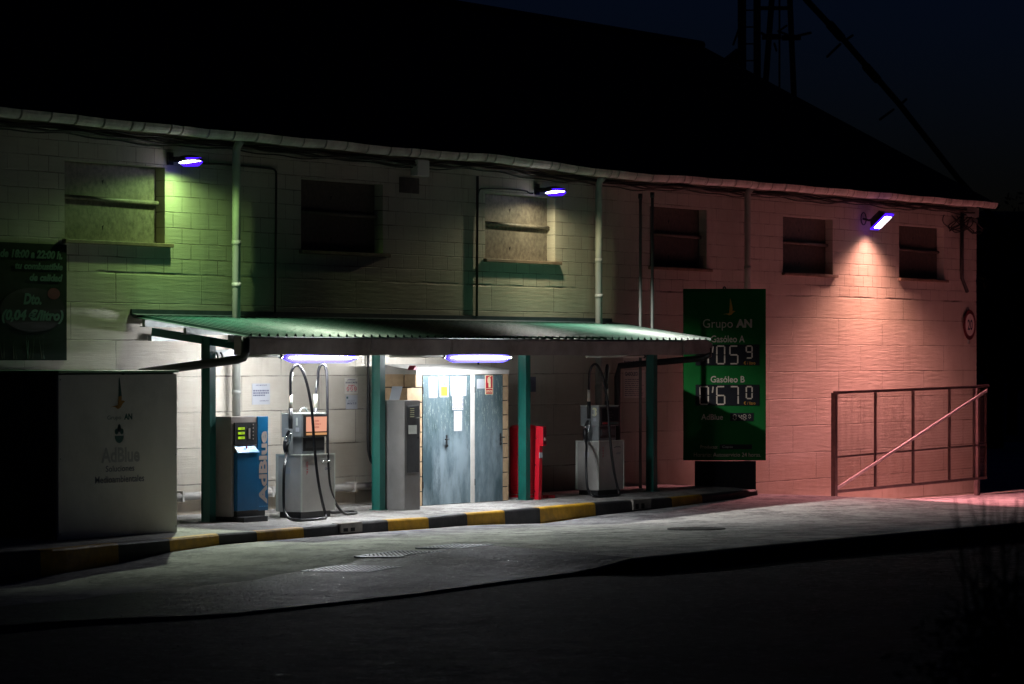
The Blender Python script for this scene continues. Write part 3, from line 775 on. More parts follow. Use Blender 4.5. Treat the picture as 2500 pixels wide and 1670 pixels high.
def fixture(px0, px1, lit, label):
    x0, x1 = wx(px0, YT), wx(px1, YT); z = 2.048 if lit else 2.07
    t = thing("tube_light", ((x0+x1)/2, YT, z), label, "tube light", "tube lights under the canopy")
    b = mb("trim_light"); b.box(x0-.03, x1+.03, YT-.0, YT+.09, z+.066, z+.09); b.build("housing", None, t)
    if lit:
        b = mb("tube_on"); n = 12; pts = []; rr = []
        for k in range(n+1):
            q = k/n; pts.append((x0+(x1-x0)*q, YT-.03, z)); rr.append(.016*min(1, .15+6*q, .15+6*(1-q)))
        b.tube(pts, rr, 12); b.build("tube", None, t)
        b = mb("tube_on"); b.tube([(p[0], YT+.07, z) for p in pts], rr, 12); b.build("tube", None, t)  # second tube added behind the blue strip to light the wall
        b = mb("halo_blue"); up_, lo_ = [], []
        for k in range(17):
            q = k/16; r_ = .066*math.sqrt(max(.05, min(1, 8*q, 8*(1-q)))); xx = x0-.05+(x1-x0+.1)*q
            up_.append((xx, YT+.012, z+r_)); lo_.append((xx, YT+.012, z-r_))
        b.prism(up_+lo_[::-1], (0, .014, 0)); b.build("halo_strip", None, t)  # added blue glow strip imitating camera halo around the lit tube
    else:
        b = mb("tube_off"); b.tube([(x0, YT, z), (x1, YT, z)], .02, 10); b.build("tube", None, t)
        b = mb("dark_metal"); b.tube([(x1-.02, YT, z-.0), (x1+.02, YT, z)], .03, 8); b.build("lamp_holder", None, t)
    return t
fixture(596, 684, False, "thin unlit tube light above blue dispenser")
fixture(700, 868, True, "glowing white tube light above the first pump hoses")
fixture(952, 1082, False, "thin unlit tube light between second post and lit tube")
fixture(1096, 1244, True, "glowing white tube light above the grey metal doors")
fixture(1432, 1572, False, "dim unlit tube light above the pump marked 3")
def wall_lamp(px0, pyc, label, col, kw, imax, bcol):
    x = wx(px0, 0); z = wz(px0+30, pyc, -.3)
    t = thing("wall_lamp", (x, 0, z), label, "wall lamp", "wall lamps under the eave")
    b = mb("dark_metal"); b.box(x-.05, x+.05, -.04, -.003, z-.02, z+.14); b.tube([(x, -.03, z+.06), (x, -.15, z+.06)], .025, 8); b.build("bracket", None, t)
    b = mb("dark_metal"); n, m_ = 14, 7      # shallow shell of the head
    for i in range(m_):
        for k in range(n):
            def q(a_, k_):
                an = 2*math.pi*k_/n; ra = math.cos(a_*math.pi/2/m_); return (x+.10*ra*math.cos(an), -.30+.23*ra*math.sin(an), z+.015+.085*math.sin(a_*math.pi/2/m_))
            b.face([q(i, k), q(i, k+1), q(i+1, k+1), q(i+1, k)], smooth=True) if i < m_-1 else b.face([q(i, k), q(i, k+1), q(i+1, k)], smooth=True)
    b.build("shade", None, t)
    b = mb("lens_halo"); pr = []
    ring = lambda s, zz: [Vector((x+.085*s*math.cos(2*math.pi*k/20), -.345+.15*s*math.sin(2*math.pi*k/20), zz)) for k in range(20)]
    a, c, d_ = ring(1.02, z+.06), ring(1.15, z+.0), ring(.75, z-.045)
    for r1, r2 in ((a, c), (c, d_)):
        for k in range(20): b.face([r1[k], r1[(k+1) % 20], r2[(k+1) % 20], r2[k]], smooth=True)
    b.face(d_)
    b.build("lens", None, t)  # blue shell added around the lamp to imitate camera halo
    b = mb("lens_green"); b.tube([(x-.02, -.52, z+.018), (x-.085, -.44, z+.012), (x-.103, -.345, z+.006), (x-.085, -.25, z+.0), (x-.04, -.19, z-.004)], [.003, .013, .019, .013, .003], 8, smoothpath=1); b.build("lamp_glow", None, t)
    lamp_light("lamp_light", (x, -.30, z-.085), col, kw, 1, imax, .40, .80, t, .03, bcol)
    return t
wall_lamp(412, 396, "dark wall lamp casting green light beside leftmost boarded window", (.56, 1, .30), 2.3, 80, (.86, 1, .74))
wall_lamp(1308, 470, "dark wall lamp casting pale yellow light above the middle boarded window", (1, .92, .56), 2.4, 165, (1, .98, .90))
# tilted floodlight near the right end
xf = wx(2112, 0); FL = thing("floodlight", (xf, 0, wz(2140, 533, -.3)), "square tilted floodlight casting pink light near right end of wall", "floodlight")
zf = FL.location.z; T = Matrix.Translation((xf+.03, -.27, zf)) @ Matrix.Rotation(R(-42), 4, 'X')
b = mb("dark_metal"); b.T = T; b.hexa([(-.16, -.19, -.06), (.16, -.19, -.06), (.16, .19, -.06), (-.16, .19, -.06), (-.10, -.12, .09), (.10, -.12, .09), (.10, .12, .09), (-.10, .12, .09)]); b.build("housing", None, FL, bevel=.01)
b = mb("lens_halo"); b.T = T; b.box(-.18, .18, -.21, .21, -.085, -.061); b.build("frame", None, FL, bevel=.02)  # glowing blue border added to imitate camera flare around the floodlight
b = mb("lens_green"); b.T = T; b.box(-.12, .12, -.145, .145, -.10, -.086); b.build("lens", None, FL)
b = mb("dark_metal"); b.tube([(xf-.1, -.005, zf+.0), (xf-.1, -.12, zf-.03), (xf-.02, -.2, zf)], .02, 8); b.tube([(xf-.13+.11*math.cos(t), -.03, zf+.0+.11*math.sin(t)) for t in (k*math.pi/8 for k in range(17))], .01, 6); b.build("bracket", None, FL)
lamp_light("flood_light", (xf+.02, -.33, zf-.16), (1, .42, .325), 3.7, 2, 330, .22, .68, FL, .03, (1, .34, .36), .35, .72)
# ------------------------------------------------------------------ fuel pumps
def pump(x0, y0, label, lit, number, hose2_long):
    t = thing("fuel_pump", (x0, y0, 0), label, "fuel pump", "grey fuel pumps under the canopy")
    W, Dp = .79, .38
    b = mb("pump_grey"); b.box(x0, x0+W, y0, y0+Dp, .075, .80); base = b.build("base_cabinet", None, t, bevel=.008)
    b = mb("trim_light")
    b.box(x0-.004, x0+.022, y0-.006, y0+.004, .08, .795); b.box(x0-.006, x0+.004, y0+Dp-.03, y0+Dp+.004, .08, .795); b.box(x0+W-.004, x0+W+.006, y0-.006, y0+.02, .08, .795)
    b.box(x0-.006, x0+W+.006, y0-.008, y0+.012, .798, .812); b.box(x0-.006, x0+.008, y0+.013, y0+Dp+.006, .798, .812)
    b.build("corner_trim", None, base)
    b = mb("chrome"); b.tube([(x0+.46, y0-.012, .705), (x0+.5, y0-.03, .715), (x0+.62, y0-.03, .715), (x0+.66, y0-.012, .70)], .009, 8); b.build("handle", None, base)
    b = mb("ink_red"); b.text("CETIL", (x0+.12, y0-.004, .72), (0, 0, -1), (1, 0, 0), .17, .035, .02); b.build("lettering", None, base)
    b = mb("paper"); b.box(x0-.005, x0-.001, y0+.16, y0+.24, .565, .645); b.build("sticker", None, base)
    b = mb("ink_grey"); b.text("GASOLEO", (x0+.55, y0-.004, .60), X, Zv, .14, .035, .02); b.build("product_lettering", None, base)
    b = mb("dark_metal"); b.box(x0+.04, x0+W-.06, y0+.03, y0+Dp-.03, -.01, .075); b.build("plinth", None, t)
    hx0, hx1 = x0+.045, x0+.67; hy0, hy1 = y0+.02, y0+.33
    b = mb("pump_head"); b.box(hx0, hx1, hy0, hy1, 1.03, 1.325); b.box(hx0+.03, hx1-.05, hy0+.02, hy1-.05, .812, 1.03)
    head = b.build("head", None, t, bevel=.008)
    b = mb("trim_light"); b.box(hx0-.003, hx1+.003, hy0-.003, hy1+.003, 1.325, 1.337); b.box(hx0-.004, hx0-.0, hy0+.06, hy0+.085, 1.18, 1.28); b.build("head_trim", None, head)
    b = mb("dark_metal"); b.box(hx0+.04, hx1-.01, hy0-.008, hy0+.0, 1.035, 1.31); b.build("display_frame", None, head)
    b = mb("pump_glow" if lit else "totem_dark"); b.box(hx0+.09, hx1-.03, hy0-.014, hy0-.009, 1.10, 1.29); sc = b.build("display", None, head)
    b = mb("ink_red" if lit else "kiosk_dark")
    for zz, w_ in ((1.225, .10), (1.185, .14), (1.145, .1)): b.text("0888.8" if w_ > .1 else "8888", (hx0+.28, hy0-.0155, zz), X, Zv, w_, .022)
    b.build("digits", None, sc)
    b = mb("pump_strip" if lit else "logo_teal"); b.box(hx0+.09, hx1-.04, hy0-.016, hy0-.010, 1.055, 1.085)
    if not lit: b.use(M["ink_red"]); b.box(hx0+.09, hx0+.25, hy0-.018, hy0-.0165, 1.057, 1.083)
    b.build("display_strip", None, head)
    b = mb("dark_metal"); b.box(hx0+.06, hx1-.08, hy0+.012, hy0+.019, .85, 1.025); b.use(M["kiosk_dark"]); b.box(hx0+.09, hx1-.1, hy0+.0, hy0+.011, .89, .98); b.build("keypad_panel", None, head)
    b = mb("paper"); b.box(hx0-.004, hx0-.0005, hy0+.04, hy0+.09, 1.10, 1.155); b.build("label_plate", None, head)
    if number:
        b = mb("cream_lum"); b.text(number, (hx0-.003, hy0+.105, 1.175), (0, -1, 0), Zv, .075, .13, .03); b.build("number", None, head)
    # nozzle holder on the left flank
    b = mb("pump_head"); b.box(hx0-.075, hx0-.002, hy0+.13, hy0+.22, .80, 1.14); b.build("nozzle_holder", None, t, bevel=.006)
    cy = hy0+.15; nx = hx0-.10
    b = mb("black_rubber"); b.tube([(nx, cy-.03, 1.12), (nx-.005, cy-.01, 1.09), (nx-.01, cy+.01, 1.04)], [.016, .02, .018], 10, smoothpath=1)
    b.tube([(nx-.02, cy+.015, .99), (nx-.03, cy+.01, .90), (nx-.025, cy+.0, .83)], [.030, .038, .026], 12, smoothpath=1)
    b.tube([(nx-.02, cy-.02, .96), (nx-.075, cy-.03, .93), (nx-.03, cy-.01, .85)], .012, 8, smoothpath=1)
    nz = b.build("nozzle", None, t)
    b = mb("chrome"); b.tube([(nx-.01, cy+.01, 1.05), (nx-.018, cy+.015, .985)], .019, 10); b.tube([(nx-.0, cy-.05, 1.08), (nx-.02, cy-.055, 1.0), (nx-.03, cy-.03, .9)], .008, 8, smoothpath=1); b.build("spout", None, nz)
    for mx, my in ((hx0-.022, hy0+.155), (hx1-.03, hy0+.18)):
        b = mb("dark_metal"); b.tube([(mx, my, 1.14), (mx, my, 1.40)], .028, 12); mast = b.build("hose_mast", None, t)
        b = mb("mast_beige"); b.tube([(mx, my, 1.401), (mx, my, 1.575)], .026, 12); b.build("sleeve", None, mast)
        b = mb("trim_light"); b.tube([(mx, my, 1.57), (mx+.03, my-.02, 1.93)], .004, 6); b.build("balance_cord", None, mast)
    def L(px, py, y):
        p = P(px, py, y) - Vector((wx(735, -1.5), -1.5, 0)) + Vector((x0, y0, 0)); p.z = max(p.z, zpav(p.y)+.018); return p
    a = (hx0-.022, hy0+.155, 1.56)
    pts = [Vector(a), L(709, 940, -1.37), L(710, 905, -1.42), L(724, 888, -1.48), L(738, 902, -1.53), L(751, 940, -1.57), L(762, 1000, -1.60), L(768, 1100, -1.63), L(777, 1180, -1.67), L(790, 1240, -1.69), L(797, 1262, -1.72), L(793, 1273, -1.78), L(765, 1278, -1.84), L(730, 1277, -1.84), L(706, 1268, -1.78), L(694, 1250, -1.66), L(692, 1215, -1.6), L(693, 1150, -1.55), L(697, 1125, -1.5), Vector((nx-.025, cy, .84))]
    b = mb("black_rubber"); b.tube(pts, .019, 12, smoothpath=2); b.build("hose", None, t)
    a = Vector((hx1-.03, hy0+.18, 1.56))
    if hose2_long:
        pts = [a, L(776, 930, -1.31), L(777, 900, -1.35), L(787, 886, -1.4), L(797, 898, -1.45), L(799, 940, -1.47), L(799, 1010, -1.49), L(800, 1130, -1.5), L(805, 1190, -1.5), L(818, 1228, -1.48), L(838, 1255, -1.46), L(862, 1268, -1.45), L(872, 1270, -1.35), L(862, 1262, -1.15), Vector((x0+W+.1, y0+.3, .02)), Vector((x0+W+.06, y0+.28, .5)), Vector((x0+W-.05, y0+.25, .9))]
    else:
        pts = [a, a+Vector((-.05, 0, .2)), a+Vector((-.02, 0, .37)), a+Vector((.06, .02, .38)), a+Vector((.1, .05, .2)), a+Vector((.1, .1, -.5)), a+Vector((.1, .12, -1.1)), a+Vector((.06, .1, -1.35)), a+Vector((.04, .0, -.9))]
    b = mb("black_rubber"); b.tube(pts, .019, 12, smoothpath=2); b.build("hose", None, t)
    return t
pump(wx(735, -1.5), -1.5, "grey fuel pump with glowing orange display beside the blue dispenser", True, None, True)
pump(wx(1461, -1.15), -1.15, "grey unlit fuel pump with number 3 on its side, right of red drum", False, "3", False)
b = mb("galv"); c = P(755, 1012, -1.2); b.tube([(c.x-.09+.09*math.cos(t)+.0, -1.17, 1.337+.06*math.sin(t)) for t in (k*math.pi/10 for k in range(11))], .012, 8)
b.build("lifting_hoop", label="small grey metal hoop on top of first fuel pump", category="hoop")
# ------------------------------------------------------------------ AdBlue dispenser
yD = -1.3; dx0, dx1 = wx(566, yD), wx(655, yD); dxs = wx(629, yD); zt = 1.31
AB = thing("fluid_dispenser", (dx0, yD, 0), "blue and grey dispenser with green digits and vertical lettering beside left post", "dispenser")
b = mb("warm_grey"); b.box(dx0, dx0+.03, yD+.01, yD+.32, .06, zt); b.box(dx0+.031, dxs-.001, yD+.012, yD+.32, .06, zt-.003); cab = b.build("cabinet", None, AB, bevel=.006)
b = mb("blue_paint"); b.box(dxs, dx1, yD, yD+.30, .115, zt-.004); pan = b.build("side_panel", None, AB, bevel=.006)
b = mb("warm_grey"); b.text("AdBlue", (dx1-.03, yD-.004, .20), (0, 0, 1), (-1, 0, 0), .92, .185, .04)
b.build("lettering", None, pan)
b = mb("blue_light")
for k in range(4): b.box(dxs+.03+.055*k, dxs+.065+.055*k, yD-.004, yD-.001, .165, .172)
b.build("dots", None, pan)
b = mb("dark_metal"); b.box(dx0+.05, dxs-.03, yD-.012, yD+.008, .955, 1.235); sc = b.build("display_panel", None, AB)
b = mb("lcd")
for k in range(3): b.box(dx0+.12, dx0+.26, yD-.016, yD-.013, 1.145-.058*k, 1.175-.058*k)
b.build("display", None, sc)
b = mb("dark_metal")
for k in range(3): b.text("%04d" % (0, 5, 480)[k], (dx0+.17, yD-.018, 1.149-.058*k), X, Zv, .07, .022)
b.build("digits", None, sc)
b = mb("warm_grey"); b.box(dx0+.345, dx0+.385, yD-.02, yD-.013, 1.03, 1.16)
for k in range(5): b.box(dx0+.44, dx0+.46, yD-.018, yD-.013, 1.02+.045*k, 1.035+.045*k)
b.build("buttons", None, sc)
yB = yD-.05
b = mb("blue_paint"); b.box(dx0+.05, dxs-.06, yB, yD+.008, .13, .86); dr = b.build("door", None, AB, bevel=.008)
b = mb("blue_light"); b.face([(dx0+.045, yB-.01, .862), (dxs-.05, yB-.01, .862), (dxs-.08, yD-.0, .945), (dx0+.05, yD-.0, .945)]); b.face([(dx0+.045, yB-.01, .85), (dxs-.05, yB-.01, .85), (dxs-.05, yB-.01, .862), (dx0+.045, yB-.01, .862)]); b.build("ledge", None, dr)
b = mb("ink_red"); b.prism([Vector((dx0+.28+.012*math.cos(t), yD-.03, .925+.018*math.sin(t))) for t in (k*math.pi/5 for k in range(10))], (0, -.01, 0)); b.build("lock", None, dr)
b = mb("dark_metal"); b.box(dx0+.02, dxs-.02, yB-.12, yD+.3, -.02, .055); b.box(dx0+.06, dxs-.04, yB+.01, yD+.3, .055, .128); b.box(dxs, dx1-.03, yD+.03, yD+.28, -.0, .114); b.build("plinth", None, AB)
# small white stand pipe of floor left of post
# ------------------------------------------------------------------ payment kiosk
yK = -1.38; k0, k1 = wx(987.6, yK), wx(1025.8, yK); 
KI = thing("payment_kiosk", (k0, yK, 0), "tall grey metal payment kiosk standing right of second teal post", "kiosk")
b = mb("kiosk_grey"); b.box(k0, k0+.006, yK+.008, yK+.5, 0, 1.475); b.box(k0+.007, k1, yK, yK+.5, -.01, 1.475)
cb = b.build("cabinet", None, KI, bevel=.012)
b = mb("kiosk_dark"); b.box(k0+.055, k1-.035, yK-.006, yK-.001, .50, 1.40); pn = b.build("front_door", None, KI, bevel=.003)
b = mb("cream_lum")
for k in range(5): b.box(k0+.13, k0+.235, yK-.009, yK-.0065, 1.25+.027*k, 1.257+.027*k)
b.build("speaker_slots", None, pn)
b = mb("trim_light"); b.box(k0+.09, k1-.10, yK-.009, yK-.0065, 1.02, 1.14); b.build("screen", None, pn)
b = mb("hole"); b.box(k1-.075, k1-.055, yK-.009, yK-.0065, .955, .985); b.build("lock", None, pn)
b = mb("trim_light"); b.box(k1-.105, k1-.06, yK-.03, yK-.0065, 1.235, 1.243); b.build("latch", None, pn)
ps0 = wy(942, k0)
b = mb("paper"); b.prism([(k0+.02, wy(949, k0), 1.48), (k0+.10, wy(975, k0+.1), 1.48), (k0+.16, wy(983, k0+.16), 1.66), (k0+.09, wy(958, k0+.09), 1.66)], (0, .004, .002))
b.build("notice_plate", label="blank white plate propped on top of the grey kiosk", category="plate")
# ------------------------------------------------------------------ brick hut with two steel doors
yH = -.95; h0, h1 = wx(1015, yH), wx(1242, yH); d0, d1, d2, d3 = wx(1032, yH), wx(1148, yH), wx(1158.5, yH), wx(1227, yH)
HU = thing("brick_hut", ((h0+h1)/2, yH, 0), "small tan brick hut with two scratched grey steel doors under canopy", "hut")
def bricks(b, x0, x1, y0, y1, z0, z1, ori, h=.205, w=.4, g=.014):
    k = 0; z = z0
    while z < z1-.03:
        zz = min(z+h, z1); s0, s1 = (y0, y1) if ori == 'y' else (x0, x1); s = s1; off = (w/2 if k % 2 else 0)
        s = s1 - (off if off else 0)
        if off: seg = [(s, s1)]
        else: seg = []
        while s > s0: seg.append((max(s-w, s0), s)); s -= w
        for a, c in seg:
            if c-a < .03: continue
            if ori == 'y': b.box(x0, x1, a+g/2, c-g/2, z+g/2, zz-g/2)
            else: b.box(a+g/2, c-g/2, y0, y1, z+g/2, zz-g/2)
        z += h; k += 1
b = mb("mortar_dark"); b.box(h0+.012, h1-.012, yH+.1, -.37, -.01, 1.80); b.box(h0+.012, d0-.005, yH+.012, yH+.1, -.01, 1.80); b.box(d3+.005, h1-.012, yH+.012, yH+.1, -.01, 1.80); b.build("core", None, HU)
b = mb("brick_tan"); bricks(b, h0, h0+.011, yH, -.36, 0, 1.83, 'y'); b.build("side_brickwork", None, HU, bevel=.003); b = mb("brick_tan"); bricks(b, h0+.004, d0-.01, yH-.0, yH+.011, 0, 1.83, 'x', w=.8); b.build("brickwork", None, HU, bevel=.003); b = mb("brick_tan"); bricks(b, d3+.01, h1, yH, yH+.011, 0, 1.83, 'x', w=.8); b.build("brickwork", None, HU, bevel=.003)
b = mb("render_white"); b.hexa([(h0-.0, yH-.012, 1.815), (h1+.0, yH-.012, 1.815), (h1, -.36, 1.815), (h0, -.36, 1.815), (h0, yH-.012, 1.875), (h1, yH-.012, 1.875), (h1, -.36, 1.96), (h0, -.36, 1.96)])
b.box(d1+.003, d2-.003, yH-.008, yH+.05, 0, 1.813); b.build("roof_slab", None, HU, bevel=.006)
b = mb("red_dark"); px_ = wx(1012, yH); b.prism([(h0-.03, yH+.02, 1.88), (h0+.09, yH+.02, 1.88), (h0+.03, yH+.02, 1.94)], (0, .1, 0)); b.build("ridge_tile", None, HU)
for k, (a, c) in enumerate(((d0, d1), (d2, d3))):
    b = mb("door"); b.box(a, c, yH-.004, yH+.03, .01, 1.805)
    dr = b.build("door", None, HU, bevel=.003)
    b = mb("dark_metal"); xh = a+(c-a)*.49 if k == 0 else c-.07
    b.box(xh-.02, xh+.02, yH-.010, yH-.0045, .80, .97); b.tube([(xh, yH-.01, .915), (xh, yH-.045, .915), (xh-.10 if k == 0 else xh+.06, yH-.045, .913)], .009, 8)
    b.tube([(xh, yH-.01, .83), (xh-.03, yH-.03, .825)], .02, 8); b.build("handle", None, dr)
    b = mb("dark_metal")
    for zz in (.25, 1.55): b.box(a-.012, a+.004, yH-.012, yH-.0045, zz, zz+.09)
    b.build("hinge", None, dr)
# loose scratched marks + notices stuck on the doors, each its own sheet
def sheet(name, pxa, pya, pxb, pyb, y, label, m="paper", cat="notice", group=None, th=.003):
    x0, x1 = wx(pxa, y), wx(pxb, y); z1, z0 = wz(pxa, pya, y), wz(pxa, pyb, y)
    t = thing(name, ((x0+x1)/2, y, z0), label, cat, group)
    b = mb(m); b.box(x0, x1, y-th, y, z0, z1); b.build("sheet", None, t)
    return t, x0, x1, z0, z1, y-th-.0005
yS = yH-.006
Q = lambda zx, zy: (1030+zx/9.8, 900+zy/9.8)
def dsheet(name, a, c, label, m="paper", **k): return sheet(name, *Q(*a), *Q(*c), yS, label, m, **k)
t, x0, x1, z0, z1, y = dsheet("paper_notice", (165, 215), (360, 700), "narrow blank white paper at top left of the wider steel door")
b = mb("ink_grey"); scribble(b, x0+.02, x1-.02, y, z0+.05, z1-.01, 9, .6, .12); b.build("print", None, t)
t, x0, x1, z0, z1, y = dsheet("warning_notice", (430, 195), (628, 680), "yellow and orange warning notice on the wider steel door", "paper_warm", cat="notice")
b = mb("orange_sign", "yellow_sign", "paper", "ink"); w = x1-x0; h = z1-z0
b.box(x0+.1*w, x1-.1*w, y-.001, y, z0+h*.52, z1-h*.05); b.mi = 1; b.box(x0+.1*w, x1-.1*w, y-.001, y, z0+h*.05, z0+h*.51)
b.mi = 2; b.box(x0+.2*w, x1-.2*w, y-.002, y-.0011, z0+h*.52, z0+h*.82); b.mi = 3
b.prism([(x0+w*q, y-.003, z0+h*r_) for q, r_ in ((.35, .70), (.45, .73), (.62, .64), (.66, .58), (.56, .56), (.42, .63))], (0, .0005, 0)); b.build("print", None, t)
t, x0, x1, z0, z1, y = dsheet("paper_notice", (690, 182), (1060, 655), "largest white printed paper on the wider steel door")
b = mb("ink_grey"); scribble(b, x0+.05, x1-.01, y, z0+.08, z1-.04, 12, .4, .22); b.build("print", None, t)
t, x0, x1, z0, z1, y = dsheet("paper_notice", (725, 668), (985, 990), "small white paper with curly dark border below largest notice", "paper")
b = mb("ink")
for k in range(5):
    xx = x0+(x1-x0)*(.1+.2*k)
    for zz in (z0+.02, z1-.02): b.prism([(xx-.02, y, zz), (xx, y, zz+.008), (xx+.02, y, zz), (xx, y, zz-.004)], (0, -.001, 0))
for zz in (.3, .6): b.box(x0+.01, x0+.02, y-.001, y, z0+(z1-z0)*zz, z0+(z1-z0)*zz+.04); b.box(x1-.02, x1-.01, y-.001, y, z0+(z1-z0)*zz, z0+(z1-z0)*zz+.04)
scribble(b, x0+.05, x1-.05, y, z0+.06, z1-.06, 4, .2, .3); b.build("print", None, t)
t, x0, x1, z0, z1, y = dsheet("paper_notice", (765, 1018), (955, 1495), "narrow white paper hanging lowest on the wider steel door")
b = mb("ink_grey"); scribble(b, x0+.03, x1-.03, y, z1-.08, z1-.02, 2, .3, .2); b.build("print", None, t)
t, x0, x1, z0, z1, y = dsheet("paper_notice", (1315, 250), (1500, 478), "small white paper left of red extinguisher sign")
b = mb("ink_grey"); scribble(b, x0+.02, x1-.02, y, z0+.02, z1-.02, 7, .3, .1); b.build("print", None, t)
t, x0, x1, z0, z1, y = dsheet("extinguisher_sign", (1512, 155), (1698, 618), "red sign with pale extinguisher picture on the narrower steel door", "cream_lum", cat="sign")
b = mb("sign_red", "cream_lum"); w = x1-x0; h = z1-z0
b.box(x0+.07*w, x1-.07*w, y-.001, y, z0+.32*h, z1-.03*h); b.box(x0+.07*w, x1-.07*w, y-.001, y, z0+.03*h, z0+.29*h); b.mi = 1
ex = [(.40, .36), (.68, .36), (.70, .40), (.70, .76), (.66, .83), (.58, .86), (.58, .90), (.50, .90), (.50, .86), (.44, .83), (.40, .76)]
b.prism([(x0+q*w, y-.002, z0+r_*h) for q, r_ in ex], (0, .0008, 0))
b.tube([(x0+.5*w, y-.003, z0+.9*h), (x0+.36*w, y-.003, z0+.86*h), (x0+.30*w, y-.003, z0+.74*h), (x0+.32*w, y-.003, z0+.6*h)], .006, 6); b.bar((x0+.45*w, y-.003, z0+.9*h), (x0+.72*w, y-.003, z0+.925*h), .004, .012)
b.text("EXTINTOR", (x0+.12*w, y-.0025, z0+.09*h), X, Zv, .76*w, .13*h, .03); b.build("print", None, t)
# graffiti scratches painted on the door as thin marks
# ------------------------------------------------------------------ notices on the facade
S5 = lambda zx, zy: (590+zx/7.574, 900+zy/7.574)
def wsheet(name, a, c, label, m="paper", **k): return sheet(name, *S5(*a), *S5(*c), -.006, label, m, **k)
t, x0, x1, z0, z1, y = wsheet("paper_notice", (190, 277), (520, 668), "bluish white paper taped to wall between dispenser and first pump")
b = mb("ink_grey", "ink"); w, h = x1-x0, z1-z0
b.text("AVISO IMPORTANTE", (x0+.2*w, y-.001, z0+.88*h), X, Zv, .62*w, .07*h, .02)
for k, e in ((.66, .93), (.55, .93), (.44, .75)): scribble(b, x0+.06*w, x0+e*w, y, z0+k*h-.02, z0+k*h+.02, 1, .0, .5)
b.mi = 1; b.text("COOPERATIVA", (x0+.42*w, y-.001, z0+.15*h), X, Zv, .5*w, .05*h, .02); b.build("print", None, t)
t, x0, x1, z0, z1, y = wsheet("attention_sign", (1900, 168), (2145, 465), "white attention sign with three red prohibition rings beside second post", "paper_warm", cat="sign")
b = mb("ink", "ink_red"); w, h = x1-x0, z1-z0
b.text("¡ ATENCION !", (x0+.2*w, y-.001, z0+.80*h), X, Zv, .62*w, .12*h, .03); b.text("SURTIDORES DE COMBUSTIBLE", (x0+.06*w, y-.001, z0+.64*h), X, Zv, .9*w, .11*h, .03)
b.mi = 1; b.text("PROHIBIDO", (x0+.27*w, y-.001, z0+.46*h), X, Zv, .5*w, .1*h, .03)
for q in (.24, .52, .80):
    b.mi = 0; b.box(x0+q*w-.03, x0+q*w+.03, y-.001, y, z0+.12*h, z0+.14*h)
b.build("print", None, t)
for q in (.24, .52, .80):
    b = mb("ink_red"); c = Vector((x0+q*w, y-.002, z0+.31*h)); b.tube([c+Vector((.027*math.cos(a), 0, .027*math.sin(a))) for a in (k*math.pi/9 for k in range(19))], .004, 5); b.bar(c+Vector((-.018, 0, .018)), c+Vector((.018, 0, -.018)), .004)
    b.build("prohibition_ring", None, t)
t, x0, x1, z0, z1, y = wsheet("phone_notice", (1925, 492), (2140, 750), "white paper with bold phone number below the attention sign")
b = mb("ink", "logo_teal"); w, h = x1-x0, z1-z0
b.text("646 56 73 33", (x0+.1*w, y-.001, z0+.33*h), X, Zv, .78*w, .15*h, .03); scribble(b, x0+.18*w, x0+.8*w, y, z0+.52*h, z0+.68*h, 2, .1, .2)
b.mi = 1; b.box(x0+.04*w, x0+.19*w, y-.001, y, z0+.75*h, z0+.9*h); b.build("print", None, t)
t, x0, x1, z0, z1, y = sheet("diesel_notice", 1522, 904, 1574, 972, -.006, "large pale notice headed GASOLEO B on wall behind rightmost post", "paper_warm")
b = mb("ink"); w, h = x1-x0, z1-z0
b.text("GASOLEO B", (x0+.06*w, y-.001, z0+.80*h), X, Zv, .72*w, .14*h, .03); scribble(b, x0+.06*w, x0+.97*w, y, z0+.06*h, z0+.70*h, 9, .3, .25); b.build("print", None, t)
t, x0, x1, z0, z1, y = sheet("diesel_notice", 1521, 868, 1572, 889, -.006, "pale notice just above the one headed GASOLEO B", "paper_warm")
b = mb("ink"); w, h = x1-x0, z1-z0
b.text("Puntos de 8 a 22", (x0+.04*w, y-.001, z0+.14*h), X, Zv, .9*w, .26*h, .03); b.build("print", None, t)
t, x0, x1, z0, z1, y = sheet("dim_notice", 1290, 920, 1308, 957, -.006, "dim grey notice on wall just right of third post", "ink_grey")
b = mb("ink"); scribble(b, x0+.03, x1-.03, y, z0+.06, z1-.04, 7, .4, .25); b.build("print", None, t)
# ------------------------------------------------------------------ red drum and red pillar
yc = -.62; xc = wx(1278, yc); DR = thing("red_drum", (xc, yc, 0), "red ribbed metal drum half hidden behind third teal post", "drum")
b = mb("red_paint"); prof = [(.19, .0), (.205, .01), (.205, .05), (.20, .055), (.205, .07)]
for k in range(4): prof += [(.205, .10+.035*k), (.199, .107+.035*k), (.205, .114+.035*k)]
prof += [(.205, .30), (.203, 1.0), (.205, 1.01), (.20, 1.03), (.17, 1.06), (.1, 1.075), (0.004, 1.08)]
n = 40
for (r0, z0), (r1, z1) in zip(prof, prof[1:]):
    for k in range(n):
        a0, a1 = 2*math.pi*k/n, 2*math.pi*(k+1)/n
        b.face([(xc+r0*math.cos(a0), yc+r0*math.sin(a0), z0), (xc+r0*math.cos(a1), yc+r0*math.sin(a1), z0), (xc+r1*math.cos(a1), yc+r1*math.sin(a1), z1), (xc+r1*math.cos(a0), yc+r1*math.sin(a0), z1)], smooth=True)
b.build("body", None, DR)
b = mb("brick_tan"); b.tube([(xc+.207*math.cos(t), yc+.207*math.sin(t), .055) for t in (2*math.pi*k/32 for k in range(33))], .006, 6, cap=False); b.build("base_ring", None, DR)
yR = -1.15; rx = wx(1314.5, yR); RP = thing("red_pillar", (rx, yR, 0), "narrow bright red metal pillar with box head, leaning beside the drum", "pillar")
b = mb("red_paint"); tp = .045
